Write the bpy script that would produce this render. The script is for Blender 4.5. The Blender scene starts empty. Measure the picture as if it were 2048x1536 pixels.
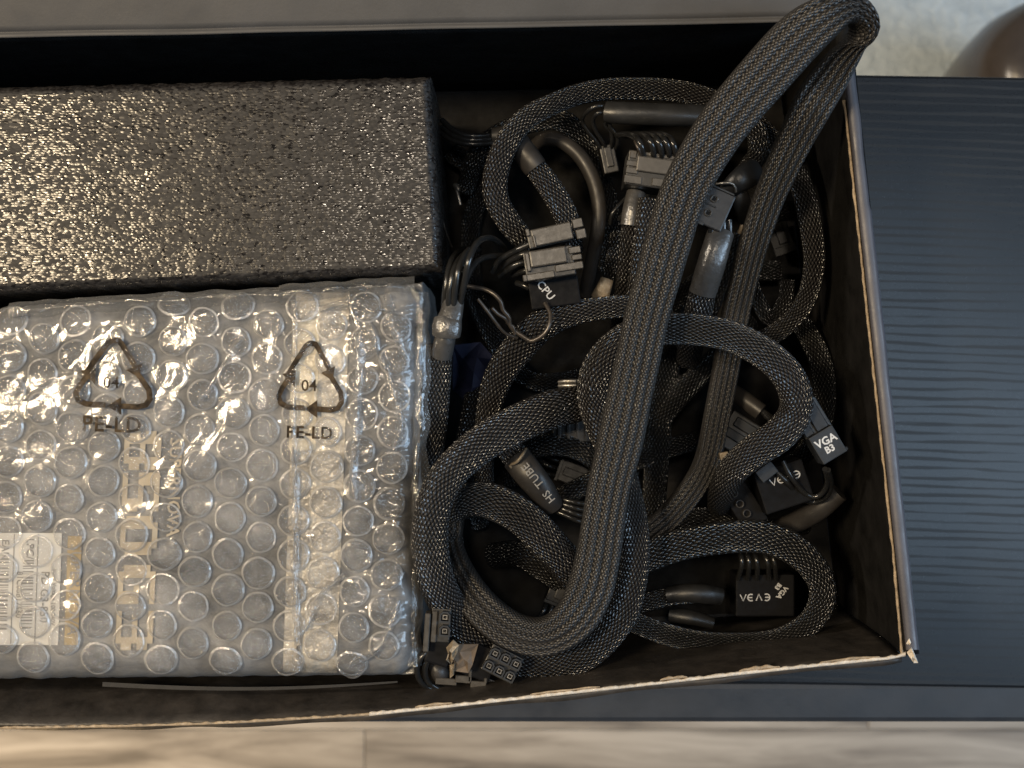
import bpy, bmesh, math, random
import numpy as np
from mathutils import Vector, Matrix, noise
random.seed(7); np.random.seed(7)
SC = bpy.context.scene
COL = SC.collection
PI = math.pi

# ------------------------------------------------------------------ camera, world, lamps
H = 0.50            # camera height above the desk top (m)
FPX = 2600.0        # focal length in photo pixels (2048 wide)
cam_d = bpy.data.cameras.new("camera")
cam = bpy.data.objects.new("camera", cam_d); COL.objects.link(cam)
cam.location = (0, 0, H)
cam_d.sensor_width = 36.0
cam_d.lens = 36.0 * FPX / 2048.0
cam_d.clip_start = 0.02; cam_d.clip_end = 20
cam_d.dof.use_dof = True
cam_d.dof.focus_distance = H - 0.084
cam_d.dof.aperture_fstop = 17
SC.camera = cam
SC.view_settings.view_transform = 'Standard'
SC.view_settings.look = 'None'
SC.view_settings.exposure = 0.0
SC.view_settings.gamma = 1.0
SC.cycles.transparent_max_bounces = 24
SC.cycles.max_bounces = 8
SC.cycles.caustics_reflective = False
SC.cycles.caustics_refractive = False

world = bpy.data.worlds.new("World"); SC.world = world
world.use_nodes = True
bg = world.node_tree.nodes["Background"]
bg.inputs[0].default_value = (0.80, 0.91, 1.0, 1)
bg.inputs[1].default_value = 0.062

def area(name, loc, target, sx, sy, power, color, shape='RECTANGLE'):
    l = bpy.data.lights.new(name, 'AREA'); l.shape = shape
    l.size = sx; l.size_y = sy; l.energy = power; l.color = color
    o = bpy.data.objects.new(name, l); COL.objects.link(o)
    o.location = loc
    d = Vector(target) - Vector(loc)
    o.rotation_euler = d.to_track_quat('-Z', 'Y').to_euler()
    return o
WARM = (1.0, 0.845, 0.66); COOL = (0.55, 0.76, 1.0)
area("ceiling_lamp", (-0.92, 0.20, 1.9), (-0.15, 0, 0), 0.30, 0.30, 28, (1.0, 0.79, 0.52), 'DISK')
area("ceiling_lamp", (-0.08, 0.25, 1.9), (0, 0, 0), 0.14, 0.14, 5.5, WARM, 'DISK')
area("side_lamp", (-1.25, 0.42, 1.05), (0.05, 0, 0.05), 0.13, 0.13, 10, WARM, 'DISK')
area("window_light", (1.9, -0.15, 1.25), (0.15, 0.0, 0.05), 0.9, 0.9, 24, COOL)
GLOW = (0.58, 0.78, 1.0)
area("sheen_panel", (1.00, -0.16, 1.6), (0.25, -0.16, 0), 0.36, 1.1, 5.4, GLOW)  # added overhead panel, unseen; puts the blue sheen on the desk
area("sheen_panel", (0.585, 0.14, 1.6), (0.25, 0.14, 0), 0.26, 0.28, 0.85, GLOW)  # second added panel, shaped for the upper left of the sheen
area("floor_fill", (-0.75, -0.95, -0.10), (-0.28, -0.40, -0.7), 0.25, 0.25, 8.5, (1.0, 0.68, 0.34), 'DISK')  # added warm lamp, unseen; brightens only the floor at the left

# ------------------------------------------------------------------ helpers
def P(px, py, zmm=0.0):
    """point seen at photo pixel (px, py), standing at height zmm (mm)"""
    d = (H - zmm / 1000.0) / FPX
    return Vector(((px - 1024) * d, -(py - 768) * d, zmm / 1000.0))
def ppm(zmm):            # photo pixels per metre at that height
    return FPX / (H - zmm / 1000.0)

def new_mat(name):
    m = bpy.data.materials.new(name); m.use_nodes = True
    return m, m.node_tree, m.node_tree.nodes["Principled BSDF"]
def N(nt, typ, **kw):
    n = nt.nodes.new(typ)
    for k, v in kw.items(): setattr(n, k, v)
    return n
def M_(nt, op, a, b=None, clamp=False):
    n = nt.nodes.new('ShaderNodeMath'); n.operation = op; n.use_clamp = clamp
    for i, s in enumerate((a, b)):
        if s is None: continue
        if isinstance(s, (int, float)): n.inputs[i].default_value = s
        else: nt.links.new(s, n.inputs[i])
    return n.outputs[0]
def ramp(nt, fac, stops):
    r = nt.nodes.new('ShaderNodeValToRGB'); nt.links.new(fac, r.inputs[0])
    el = r.color_ramp.elements
    while len(el) < len(stops): el.new(0.5)
    for e, (p, c) in zip(el, stops):
        e.position = p; e.color = (c[0], c[1], c[2], 1) if not isinstance(c, (int, float)) else (c, c, c, 1)
    return r.outputs[0]
def noise_tex(nt, scale, detail=3, rough=0.5, vec=None, dist=0.0):
    t = N(nt, 'ShaderNodeTexNoise'); t.inputs['Scale'].default_value = scale
    t.inputs['Detail'].default_value = detail; t.inputs['Roughness'].default_value = rough
    t.inputs['Distortion'].default_value = dist
    if vec is not None: nt.links.new(vec, t.inputs['Vector'])
    return t.outputs['Fac']
def geo_pos(nt):
    return N(nt, 'ShaderNodeNewGeometry').outputs['Position']
def mapping(nt, vec, scale=(1, 1, 1), rot=(0, 0, 0)):
    m = N(nt, 'ShaderNodeMapping'); nt.links.new(vec, m.inputs[0])
    m.inputs['Scale'].default_value = scale; m.inputs['Rotation'].default_value = rot
    return m.outputs[0]
def bump(nt, bsdf, height, strength, dist, target='Normal'):
    b = N(nt, 'ShaderNodeBump'); nt.links.new(height, b.inputs['Height'])
    b.inputs['Strength'].default_value = strength; b.inputs['Distance'].default_value = dist
    nt.links.new(b.outputs[0], bsdf.inputs[target]); return b

def plain(name, col, rough=0.5, spec=0.5, nscale=180, namt=0.35, bscale=900, bstr=0.15, bdist=0.0002, metal=0):
    """simple worn material: mottled colour and a fine relief"""
    m, nt, b = new_mat(name)
    p = geo_pos(nt)
    f = noise_tex(nt, nscale, 4, 0.6, p)
    c = ramp(nt, f, [(0.3, [x * (1 - namt) for x in col]), (0.7, [min(1, x * (1 + namt)) for x in col])])
    nt.links.new(c, b.inputs['Base Color'])
    r = ramp(nt, noise_tex(nt, nscale * 1.7, 3, 0.6, p), [(0.3, rough * 0.8), (0.7, min(1, rough * 1.2))])
    nt.links.new(r, b.inputs['Roughness'])
    b.inputs['Specular IOR Level'].default_value = spec
    b.inputs['Metallic'].default_value = metal
    if bstr: bump(nt, b, noise_tex(nt, bscale, 3, 0.6, p), bstr, bdist)
    return m

def braid_mat(name, lo, hi, rough, spec=0.6, bdist=0.0005):
    m, nt, b = new_mat(name)
    uv = N(nt, 'ShaderNodeUVMap').outputs[0]
    sp = N(nt, 'ShaderNodeSeparateXYZ'); nt.links.new(uv, sp.inputs[0])
    x, y = sp.outputs[0], sp.outputs[1]
    wob = M_(nt, 'MULTIPLY', M_(nt, 'SUBTRACT', noise_tex(nt, 220, 2, 0.5, geo_pos(nt)), 0.5), 0.7)
    y = M_(nt, 'ADD', y, wob)
    a = M_(nt, 'ADD', x, y); c = M_(nt, 'SUBTRACT', x, y)
    fa = M_(nt, 'FRACT', a); fc = M_(nt, 'FRACT', c)
    sa = M_(nt, 'SINE', M_(nt, 'MULTIPLY', fa, PI)); sc_ = M_(nt, 'SINE', M_(nt, 'MULTIPLY', fc, PI))
    par = M_(nt, 'FRACT', M_(nt, 'MULTIPLY', M_(nt, 'ADD', M_(nt, 'FLOOR', a), M_(nt, 'FLOOR', c)), 0.5))
    par = M_(nt, 'GREATER_THAN', M_(nt, 'ABSOLUTE', par), 0.25)
    hA = M_(nt, 'MULTIPLY', sa, M_(nt, 'ADD', M_(nt, 'MULTIPLY', sc_, 0.55), 0.45))
    hB = M_(nt, 'MULTIPLY', sc_, M_(nt, 'ADD', M_(nt, 'MULTIPLY', sa, 0.55), 0.45))
    h = M_(nt, 'ADD', M_(nt, 'MULTIPLY', hA, par), M_(nt, 'MULTIPLY', hB, M_(nt, 'SUBTRACT', 1.0, par)))
    cl = ramp(nt, h, [(0.2, lo), (0.62, hi)])
    nt.links.new(cl, b.inputs['Base Color'])
    b.inputs['Roughness'].default_value = rough
    b.inputs['Specular IOR Level'].default_value = spec
    bump(nt, b, h, 1.0, bdist)
    return m

MAT = {}
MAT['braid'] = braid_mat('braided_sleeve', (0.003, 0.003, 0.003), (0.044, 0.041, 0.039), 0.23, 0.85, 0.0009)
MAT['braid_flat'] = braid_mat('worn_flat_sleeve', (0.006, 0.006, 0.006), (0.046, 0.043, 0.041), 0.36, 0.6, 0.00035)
MAT['braid_shaded'] = braid_mat('shaded_sleeve', (0.003, 0.003, 0.003), (0.024, 0.023, 0.022), 0.24, 0.85, 0.0008)  # darker copy of the braid; shade of the depths put into its colour
MAT['shrink'] = plain('heat_shrink_tube', (0.020, 0.020, 0.020), 0.38, 0.6, 120, 0.3, 400, 0.3, 0.0004)
MAT['shrink_grey'] = plain('grey_heat_shrink', (0.058, 0.055, 0.052), 0.30, 0.9, 120, 0.3, 260, 0.5, 0.0008)
MAT['plastic'] = plain('black_nylon', (0.012, 0.0115, 0.011), 0.42, 0.6, 240, 0.3, 1500, 0.2, 0.0001)
MAT['plastic_mid'] = plain('dark_brown_nylon', (0.017, 0.015, 0.0145), 0.42, 0.6, 300, 0.3, 1500, 0.2, 0.0001)
MAT['plastic_lit'] = plain('lit_nylon', (0.055, 0.049, 0.042), 0.36, 0.6, 300, 0.3, 1500, 0.2, 0.0001)  # black nylon where lamps catch it; the lit tone is in the base colour
MAT['hole'] = plain('hole_shade', (0.004, 0.004, 0.004), 0.7, 0.2)  # near-black colour carries the shade inside openings
MAT['pin'] = plain('tin_contact', (0.35, 0.33, 0.30), 0.35, 0.5, 300, 0.3, 900, 0.1, 0.0001, 0.9)
MAT['wire'] = plain('black_wire', (0.016, 0.016, 0.016), 0.22, 0.7, 200, 0.2, 500, 0.1, 0.0001)
MAT['smooth'] = plain('smooth_black_jacket', (0.034, 0.031, 0.029), 0.42, 0.5, 150, 0.2, 500, 0.1, 0.0001)
MAT['tie'] = plain('twist_tie_wire', (0.065, 0.054, 0.045), 0.32, 0.8, 400, 0.3, 900, 0.2, 0.0001, 0.4)
MAT['white'] = plain('white_print', (0.58, 0.58, 0.58), 0.5, 0.3, 900, 0.12, 900, 0)
MAT['grey_print'] = plain('grey_print', (0.30, 0.29, 0.275), 0.5, 0.3, 900, 0.2, 900, 0)
MAT['flag'] = plain('dark_label_cap', (0.017, 0.020, 0.025), 0.5, 0.4, 300, 0.15, 1200, 0.15, 0.0001)
MAT['black_flag'] = plain('black_label', (0.006, 0.006, 0.007), 0.6, 0.12, 300, 0.15, 1200, 0.1, 0.0001)
MAT['navy'] = plain('navy_plastic_bag', (0.012, 0.016, 0.045), 0.55, 0.4, 60, 0.4, 150, 0.5, 0.001)
MAT['tape'] = plain('crumpled_brown_tape', (0.26, 0.21, 0.15), 0.4, 0.5, 200, 0.5, 400, 0.7, 0.0008)
MAT['brown_flap'] = plain('brown_paper_scrap', (0.12, 0.09, 0.065), 0.6, 0.3, 150, 0.35, 600, 0.4, 0.0003)

# geometry ---------------------------------------------------------
def make_obj(name, verts, faces, mat, parent=None, smooth=True, uvs=None, kind=None):
    verts = np.asarray(verts, dtype=float).reshape(-1, 3)
    c = (verts.min(0) + verts.max(0)) / 2
    me = bpy.data.meshes.new(name)
    me.from_pydata((verts - c).tolist(), [], [tuple(int(i) for i in f) for f in faces])
    if uvs is not None:
        l = me.uv_layers.new(name="UVMap")
        l.data.foreach_set("uv", np.asarray(uvs, dtype=np.float32).ravel())
    me.materials.append(mat)
    if smooth: me.polygons.foreach_set("use_smooth", [True] * len(me.polygons))
    me.update()
    o = bpy.data.objects.new(name, me); COL.objects.link(o)
    place(o, Vector(c), parent)
    if kind: o["kind"] = kind
    return o
WORLD_LOC = {}
def place(o, wloc, parent):
    WORLD_LOC[o.name] = Vector(wloc)
    if parent is not None:
        o.parent = parent
        o.location = Vector(wloc) - WORLD_LOC[parent.name]
    else:
        o.location = wloc
def thing(name, label, cat, loc, group=None):
    o = bpy.data.objects.new(name, None); COL.objects.link(o)
    o.empty_display_size = 0.01
    place(o, Vector(loc), None)
    o["label"] = label; o["category"] = cat
    if group: o["group"] = group
    return o
def tag(o, label, cat, group=None):
    o["label"] = label; o["category"] = cat
    if group: o["group"] = group
    return o

class Frame:
    """local frame in mm at a photo pixel and height; x turned by ang degrees; tilt about local x / y"""
    def __init__(s, px, py, z, ang=0, tx=0, ty=0):
        s.o = P(px, py, z)
        s.r = Matrix.Rotation(math.radians(ang), 3, 'Z') @ Matrix.Rotation(math.radians(tx), 3, 'X') @ Matrix.Rotation(math.radians(ty), 3, 'Y')
    def __call__(s, x, y, z=0):
        return s.o + s.r @ Vector((x / 1000, y / 1000, z / 1000))

def bm_obj(name, bm, mat, parent, smooth=False):
    vs = [v.co.copy() for v in bm.verts]
    bm.verts.index_update()
    fs = [[v.index for v in f.verts] for f in bm.faces]
    bm.free()
    return make_obj(name, [tuple(v) for v in vs], fs, mat, parent, smooth)
def block(name, F, x0, x1, y0, y1, z0, z1, mat, parent, bev=0.35):
    bm = bmesh.new()
    vs = [bm.verts.new((x, y, z)) for z in (z0, z1) for y in (y0, y1) for x in (x0, x1)]
    for f in ((0, 2, 3, 1), (4, 5, 7, 6), (0, 1, 5, 4), (2, 6, 7, 3), (0, 4, 6, 2), (1, 3, 7, 5)):
        bm.faces.new([vs[i] for i in f])
    if bev:
        bmesh.ops.bevel(bm, geom=list(bm.edges), offset=bev, segments=2, affect='EDGES', profile=0.6)
    for v in bm.verts: v.co = F(*v.co)
    return bm_obj(name, bm, mat, parent)
def merge_blocks(name, F, boxes, mat, parent, bev=0.3):
    V = []; Fc = []
    for (x0, x1, y0, y1, z0, z1) in boxes:
        bm = bmesh.new()
        vs = [bm.verts.new((x, y, z)) for z in (z0, z1) for y in (y0, y1) for x in (x0, x1)]
        for f in ((0, 2, 3, 1), (4, 5, 7, 6), (0, 1, 5, 4), (2, 6, 7, 3), (0, 4, 6, 2), (1, 3, 7, 5)):
            bm.faces.new([vs[i] for i in f])
        if bev: bmesh.ops.bevel(bm, geom=list(bm.edges), offset=bev, segments=1, affect='EDGES')
        bm.verts.index_update(); k = len(V)
        V += [tuple(F(*v.co)) for v in bm.verts]
        Fc += [[v.index + k for v in f.verts] for f in bm.faces]
        bm.free()
    return make_obj(name, V, Fc, mat, parent, False)

def spline(pts, step):
    """Catmull-Rom through rows of numbers, resampled at 'step' in the first three columns"""
    p = np.asarray(pts, dtype=float)
    p = np.vstack([2 * p[0] - p[1], p, 2 * p[-1] - p[-2]])
    out = []
    for i in range(1, len(p) - 2):
        n = max(6, int(np.linalg.norm(p[i + 1][:3] - p[i][:3]) / step * 2))
        t = np.linspace(0, 1, n, endpoint=False)[:, None]
        a, b, c, d = p[i - 1], p[i], p[i + 1], p[i + 2]
        out.append(0.5 * (2 * b + (c - a) * t + (2 * a - 5 * b + 4 * c - d) * t ** 2 + (3 * b - a - 3 * c + d) * t ** 3))
    out = np.vstack(out + [p[-2][None]])
    s = np.concatenate([[0], np.cumsum(np.linalg.norm(np.diff(out[:, :3], axis=0), axis=1))])
    n = max(3, int(s[-1] / step))
    q = np.linspace(0, s[-1], n)
    return np.stack([np.interp(q, s, out[:, k]) for k in range(out.shape[1])], 1), q

def sweep(name, rows, mat, parent, ring=28, step=0.0015, ridges=0, ridge_amp=0.0, cellx=0.0013, celly=0.0025, wob=0.0, closed_ends=True, power=1.0, lobes=0, lobe_amp=0.0):
    """rows: (x, y, z, half width, half height) in metres"""
    r, s = spline(rows, step)
    c = r[:, :3]; hw = r[:, 3]; hh = r[:, 4]
    t = np.gradient(c, axis=0); t /= np.linalg.norm(t, axis=1)[:, None] + 1e-12
    side = np.cross(t, np.array([0, 0, 1.0]))
    L = np.linalg.norm(side, axis=1)
    prev = None
    for i in range(len(side)):
        if L[i] > 0.12: side[i] /= L[i]
        else:
            b = prev if prev is not None else np.array([1.0, 0, 0])
            b = b - t[i] * b.dot(t[i]); side[i] = b / (np.linalg.norm(b) + 1e-9)
        if prev is not None and side[i].dot(prev) < 0 and L[i] <= 0.12: side[i] *= -1
        prev = side[i]
    up = np.cross(side, t)
    tf = np.linspace(0, 2 * PI, 6001)
    cf = np.sign(np.cos(tf)) * np.abs(np.cos(tf)) ** power
    sf = np.sign(np.sin(tf)) * np.abs(np.sin(tf)) ** power
    if lobes: sf = sf * (1 - lobe_amp + lobe_amp * np.abs(np.cos(cf * PI * lobes / 2)) ** 0.8 * 1.4)
    ar = np.concatenate([[0], np.cumsum(np.hypot(np.diff(cf * hw.mean()), np.diff(sf * hh.mean())))])
    qa = np.linspace(0, ar[-1], ring, endpoint=False)
    co = np.interp(qa, ar, cf); si = np.interp(qa, ar, sf); th = np.interp(qa, ar, tf)
    rad = np.ones((len(c), ring))
    if ridges:
        rad = rad + ridge_amp * np.cos(th * ridges)[None, :]
    if wob:
        ph = np.random.rand(4) * 6.28
        rad = rad * (1 + wob * np.sin(s * 90 + ph[0])[:, None] * np.cos(2 * th + ph[1])[None] + wob * np.sin(s * 210 + ph[2])[:, None] * np.cos(3 * th + ph[3])[None])
    V = c[:, None, :] + side[:, None, :] * (hw[:, None] * rad * co[None])[..., None] + up[:, None, :] * (hh[:, None] * rad * si[None])[..., None]
    n = len(c); V = V.reshape(-1, 3)
    idx = np.arange(n * ring).reshape(n, ring)
    a = idx[:-1]; b = np.roll(idx, -1, 1)[:-1]; d = idx[1:]; e = np.roll(idx, -1, 1)[1:]
    faces = np.stack([a, d, e, b], -1).reshape(-1, 4).tolist()
    circ = 2 * PI * math.sqrt((hw.mean() ** 2 + hh.mean() ** 2) / 2) * (1.12 if lobes else 1)
    K = max(4, round(circ / cellx))
    sec = np.stack([hw.mean() * co, hh.mean() * si], 1); seg = np.linalg.norm(np.roll(sec, -1, 0) - sec, axis=1)
    u = np.concatenate([[0], np.cumsum(seg)]) / seg.sum() * K; v = s / celly
    U = np.zeros((n - 1, ring, 4, 2))
    U[:, :, 0, 0] = u[:-1]; U[:, :, 1, 0] = u[:-1]; U[:, :, 2, 0] = u[1:]; U[:, :, 3, 0] = u[1:]
    U[:, :, 0, 1] = v[:-1, None]; U[:, :, 1, 1] = v[1:, None]; U[:, :, 2, 1] = v[1:, None]; U[:, :, 3, 1] = v[:-1, None]
    U = U.reshape(-1, 2).tolist()
    if closed_ends:
        nb0 = len(V); V = np.vstack([V, V[idx[0]], V[idx[-1]]])
        faces.append(list(range(nb0, nb0 + ring))); faces.append(list(range(nb0 + ring, nb0 + 2 * ring))[::-1])
        U += [(0, 0)] * (2 * ring)
    return make_obj(name, V, faces, mat, parent, True, U)

def pxrows(rows, hh=None, flat=0.9):
    """(px, py, z mm, half width in photo px[, half height mm]) -> metres"""
    out = []
    for q in rows:
        p = P(q[0], q[1], q[2]); w = q[3] / ppm(q[2])
        h = q[4] / 1000 if len(q) > 4 else (hh / 1000 if hh else w * flat)
        out.append((p.x, p.y, p.z, w, h))
    return out
def wire(parent, pts, r_mm=0.9, mat='wire', name='wire'):
    rows = [(*P(*q), r_mm / 1000, r_mm / 1000) for q in pts]
    return sweep(name, rows, MAT[mat], parent, ring=10, step=0.0012)
def shrink(parent, rows, mat='shrink', hh=None, flat=0.9, name='heat_shrink', wob=0.04):
    return sweep(name, pxrows(rows, hh, flat), MAT[mat], parent, ring=28, step=0.0015, wob=wob)

def text_mesh(name, body, F, size, mat, parent, bold=0.0, x=0, y=0, z=0, space=1.0):
    cu = bpy.data.curves.new('lettering', 'FONT'); cu.body = body; cu.size = size
    cu.align_x = 'CENTER'; cu.align_y = 'CENTER'; cu.offset = bold; cu.resolution_u = 2; cu.space_character = space
    o = bpy.data.objects.new('tmp', cu); COL.objects.link(o)
    dg = bpy.context.evaluated_depsgraph_get()
    me = bpy.data.meshes.new_from_object(o.evaluated_get(dg))
    vs = [tuple(F(v.co.x + x, v.co.y + y, z)) for v in me.vertices]
    fs = [list(p.vertices) for p in me.polygons]
    bpy.data.objects.remove(o); bpy.data.curves.remove(cu); bpy.data.meshes.remove(me)
    return make_obj(name, vs, fs, mat, parent, False)
def ribbon(pts, w):
    """flat strip along 2-D polyline; returns verts (2-D), faces"""
    p = [Vector(q) for q in pts]; V = []; Fc = []
    for i, q in enumerate(p):
        a = p[max(0, i - 1)]; b = p[min(len(p) - 1, i + 1)]
        d = (b - a).normalized(); nrm = Vector((-d.y, d.x))
        V += [q + nrm * w / 2, q - nrm * w / 2]
    for i in range(len(p) - 1): Fc.append((2 * i, 2 * i + 1, 2 * i + 3, 2 * i + 2))
    return V, Fc
def strokes(name, F, lines, w, mat, parent, zf=None):
    V = []; Fc = []
    for k, ln in enumerate(lines):
        v, f = ribbon(ln, w); n = len(V)
        V += [tuple(F(q.x, q.y, 0.01 * k)) for q in v]; Fc += [[i + n for i in g] for g in f]
    return make_obj(name, V, Fc, mat, parent, False)
def arc(cx, cy, r, a0, a1, n=10, ry=None):
    ry = ry or r
    return [(cx + r * math.cos(math.radians(a0 + (a1 - a0) * i / n)), cy + ry * math.sin(math.radians(a0 + (a1 - a0) * i / n))) for i in range(n + 1)]
def logo(F, s, parent, mat):
    """the maker's four letter mark as it is printed on the plugs"""
    L = []
    def sh(line, dx): return [((x + dx) * s, y * s) for x, y in line]
    e = arc(0, 0, 0.5, 60, 300, 12)
    g = arc(0, 0, 0.5, 120, -120, 12)
    L += [sh(e, -1.9), sh([(-0.45, 0), (0.2, 0)], -1.9)]
    L += [sh([(-0.45, 0.5), (0, -0.5), (0.45, 0.5)], -0.75)]
    L += [sh(g, 0.45), sh([(0.45, 0), (-0.2, 0)], 0.45)]
    L += [sh([(-0.45, -0.5), (0, 0.5), (0.45, -0.5)], 1.65)]
    strokes('logo', F, L, 0.16 * s, mat, parent)

# ------------------------------------------------------------------ floor, rug, desk
def wood_floor():
    m, nt, b = new_mat('pale_oak_laminate')
    p = geo_pos(nt)
    oi = N(nt, 'ShaderNodeObjectInfo').outputs['Random']
    v = mapping(nt, p, (3.0, 26.0, 1))
    cm = N(nt, 'ShaderNodeVectorMath'); cm.operation = 'ADD'; nt.links.new(v, cm.inputs[0])
    cx = N(nt, 'ShaderNodeCombineXYZ'); nt.links.new(M_(nt, 'MULTIPLY', oi, 40), cx.inputs[0]); nt.links.new(M_(nt, 'MULTIPLY', oi, 17), cx.inputs[1])
    nt.links.new(cx.outputs[0], cm.inputs[1])
    f = noise_tex(nt, 1.3, 5, 0.6, cm.outputs[0], 0.6)
    c = ramp(nt, f, [(0.34, (0.15, 0.135, 0.12)), (0.5, (0.34, 0.31, 0.275)), (0.64, (0.50, 0.465, 0.42))])
    nt.links.new(c, b.inputs['Base Color']); b.inputs['Roughness'].default_value = 0.45
    bump(nt, b, f, 0.2, 0.001)
    return m
FLOOR_Z = -0.70
fl = make_obj('floor', [(-3, -3, FLOOR_Z - .012), (3, -3, FLOOR_Z - .012), (3, 3, FLOOR_Z - .012), (-3, 3, FLOOR_Z - .012)], [(0, 1, 2, 3)],
              plain('floor_underlay', (0.05, 0.045, 0.04), 0.8, 0.2), None, False)
fl["kind"] = "structure"
oak = wood_floor()
F0 = Frame(1024, 768, 0)
plw = 0.126; yb = -0.445
pl_mesh = {}
for r in range(9):
    off = [0.10, -0.375, -0.165, 0.3, -0.5, 0.05][r % 6]
    for k in (-1, 0, 1, 2):
        L = 0.78
        x0 = off + (k - 1) * L + 0.029; y0 = yb - plw * 2 + plw * r
        if 'm' not in pl_mesh:
            bm = bmesh.new(); bmesh.ops.create_cube(bm, size=1)
            for v in bm.verts: v.co = Vector((v.co.x * (L - .0006), v.co.y * (plw - .0006), v.co.z * .010))
            bmesh.ops.bevel(bm, geom=[e for e in bm.edges], offset=.0004, segments=1, affect='EDGES')
            me = bpy.data.meshes.new('plank'); bm.to_mesh(me); bm.free(); me.materials.append(oak); pl_mesh['m'] = me
        o = bpy.data.objects.new('plank', pl_mesh['m']); COL.objects.link(o)
        place(o, (x0 + L / 2, y0 + plw / 2, FLOOR_Z - .005), fl)

def rug_mat():
    m, nt, b = new_mat('pale_rug_pile')
    p = geo_pos(nt)
    f = noise_tex(nt, 95, 4, 0.6, p, 0.5)
    g = noise_tex(nt, 9, 3, 0.5, p)
    mixf = M_(nt, 'ADD', M_(nt, 'MULTIPLY', f, 0.6), M_(nt, 'MULTIPLY', g, 0.4))
    c = ramp(nt, mixf, [(0.36, (0.37, 0.44, 0.50)), (0.62, (0.52, 0.60, 0.66))])
    nt.links.new(c, b.inputs['Base Color']); b.inputs['Roughness'].default_value = 0.85
    bump(nt, b, f, 0.8, 0.004)
    return m
rv = []; rf = []
for j in range(30):
    for i in range(60):
        x = 0.12 + i * 0.02; y = 0.17 + j * 0.03
        rv.append((x, y, FLOOR_Z + 0.012 + 0.004 * noise.noise((x * 9, y * 9, 3))))
for j in range(29):
    for i in range(59):
        k = j * 60 + i; rf.append((k, k + 1, k + 61, k + 60))
rim_idx = [i for i in range(60)] + [60 * j + 59 for j in range(1, 30)] + [29 * 60 + i for i in range(58, -1, -1)] + [60 * j for j in range(28, 0, -1)]
base = len(rv)
for i in rim_idx: rv.append((rv[i][0], rv[i][1], FLOOR_Z + .0005))
for k in range(len(rim_idx)):
    k2 = (k + 1) % len(rim_idx); rf.append((rim_idx[k2], rim_idx[k], base + k, base + k2))
tag(make_obj('rug', rv, rf, rug_mat()), 'pale grey-blue textured rug on the floor behind the desk', 'rug')

# rounded grey-brown pot standing on the rug
pot_m = plain('glazed_grey_brown', (0.060, 0.051, 0.047), 0.22, 0.5, 30, 0.2, 200, 0.1, 0.0005)
pc = P(2078, 172, -560); pot = thing('pot', 'rounded grey-brown pot with a dark oval mouth behind the desk corner', 'pot', (pc.x, pc.y, FLOOR_Z + .012))
prof = [(0.0, .012), (.035, .0125), (.05, .03), (.058, .06), (.063, .10), (.066, .14), (.063, .175), (.052, .198), (.034, .204), (.024, .203)]
pv = []; pf = []; nr = 48
for (r, z) in prof[1:]:
    for k in range(nr): pv.append((pc.x + r * math.cos(2 * PI * k / nr), pc.y + r * math.sin(2 * PI * k / nr), FLOOR_Z + z))
for j in range(len(prof) - 2):
    for k in range(nr): pf.append((j * nr + k, j * nr + (k + 1) % nr, (j + 1) * nr + (k + 1) % nr, (j + 1) * nr + k))
pf.append(tuple(range(nr))[::-1])
make_obj('body', pv, pf, pot_m, pot)
mv = []; mf = []
mo = (-.010, .008)
for (r, z) in [(.026, .2052), (.022, .2056), (.021, .196), (.0, .190)]:
    for k in range(nr): mv.append((pc.x + r * 1.0 * math.cos(2 * PI * k / nr), pc.y + r * math.sin(2 * PI * k / nr), FLOOR_Z + z))
for j in range(3):
    for k in range(nr): mf.append((j * nr + k, j * nr + (k + 1) % nr, (j + 1) * nr + (k + 1) % nr, (j + 1) * nr + k))
make_obj('mouth', mv, mf, MAT['hole'], pot)

def desk_mat():
    m, nt, b = new_mat('black_wood_grain')
    p = geo_pos(nt)
    pv_ = mapping(nt, p, (1, 1, 1), (0, 0, math.radians(1.8)))
    wv = N(nt, 'ShaderNodeTexWave'); wv.wave_type = 'BANDS'; wv.bands_direction = 'Y'; nt.links.new(mapping(nt, pv_, (0.13, 1, 1)), wv.inputs['Vector'])
    wv.inputs['Scale'].default_value = 92; wv.inputs['Distortion'].default_value = 4.5; wv.inputs['Detail'].default_value = 3; wv.inputs['Detail Scale'].default_value = 0.9; wv.inputs['Detail Roughness'].default_value = 0.6
    brk = noise_tex(nt, 1.0, 2, 0.5, mapping(nt, pv_, (28, 180, 1)))
    gg = M_(nt, 'ADD', M_(nt, 'MULTIPLY', wv.outputs['Fac'], 0.75), M_(nt, 'MULTIPLY', brk, 0.85))
    gr = ramp(nt, gg, [(0.44, 0.0), (0.66, 1.0)])
    c = N(nt, 'ShaderNodeMix', data_type='RGBA'); nt.links.new(gr, c.inputs['Factor'])
    c.inputs['A'].default_value = (0.003, 0.004, 0.006, 1); c.inputs['B'].default_value = (0.008, 0.010, 0.014, 1)
    nt.links.new(c.outputs['Result'], b.inputs['Base Color'])
    r = ramp(nt, M_(nt, 'ADD', M_(nt, 'MULTIPLY', gr, 0.7), M_(nt, 'MULTIPLY', noise_tex(nt, 900, 2, 0.6, p), 0.3)), [(0.0, 0.48), (1.0, 0.25)]); nt.links.new(r, b.inputs['Roughness'])
    b.inputs['Specular IOR Level'].default_value = 0.55
    bump(nt, b, noise_tex(nt, 2200, 2, 0.6, p), 0.10, 0.00006)
    return m
DM = desk_mat()
DME = plain('black_desk_edge', (0.022, 0.026, 0.034), 0.42, 0.6, 40, 0.2, 900, 0.12, 0.0002)
yb0 = P(0, 137, 0).y; yf0 = P(0, 1360, 0).y; yf1 = P(0, 1371, 0).y; yf2 = P(0, 1446, -4).y
desk = thing('desk', 'narrow black wood-grain desk under the open cardboard box', 'desk', (0.05, 0, FLOOR_Z))
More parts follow.
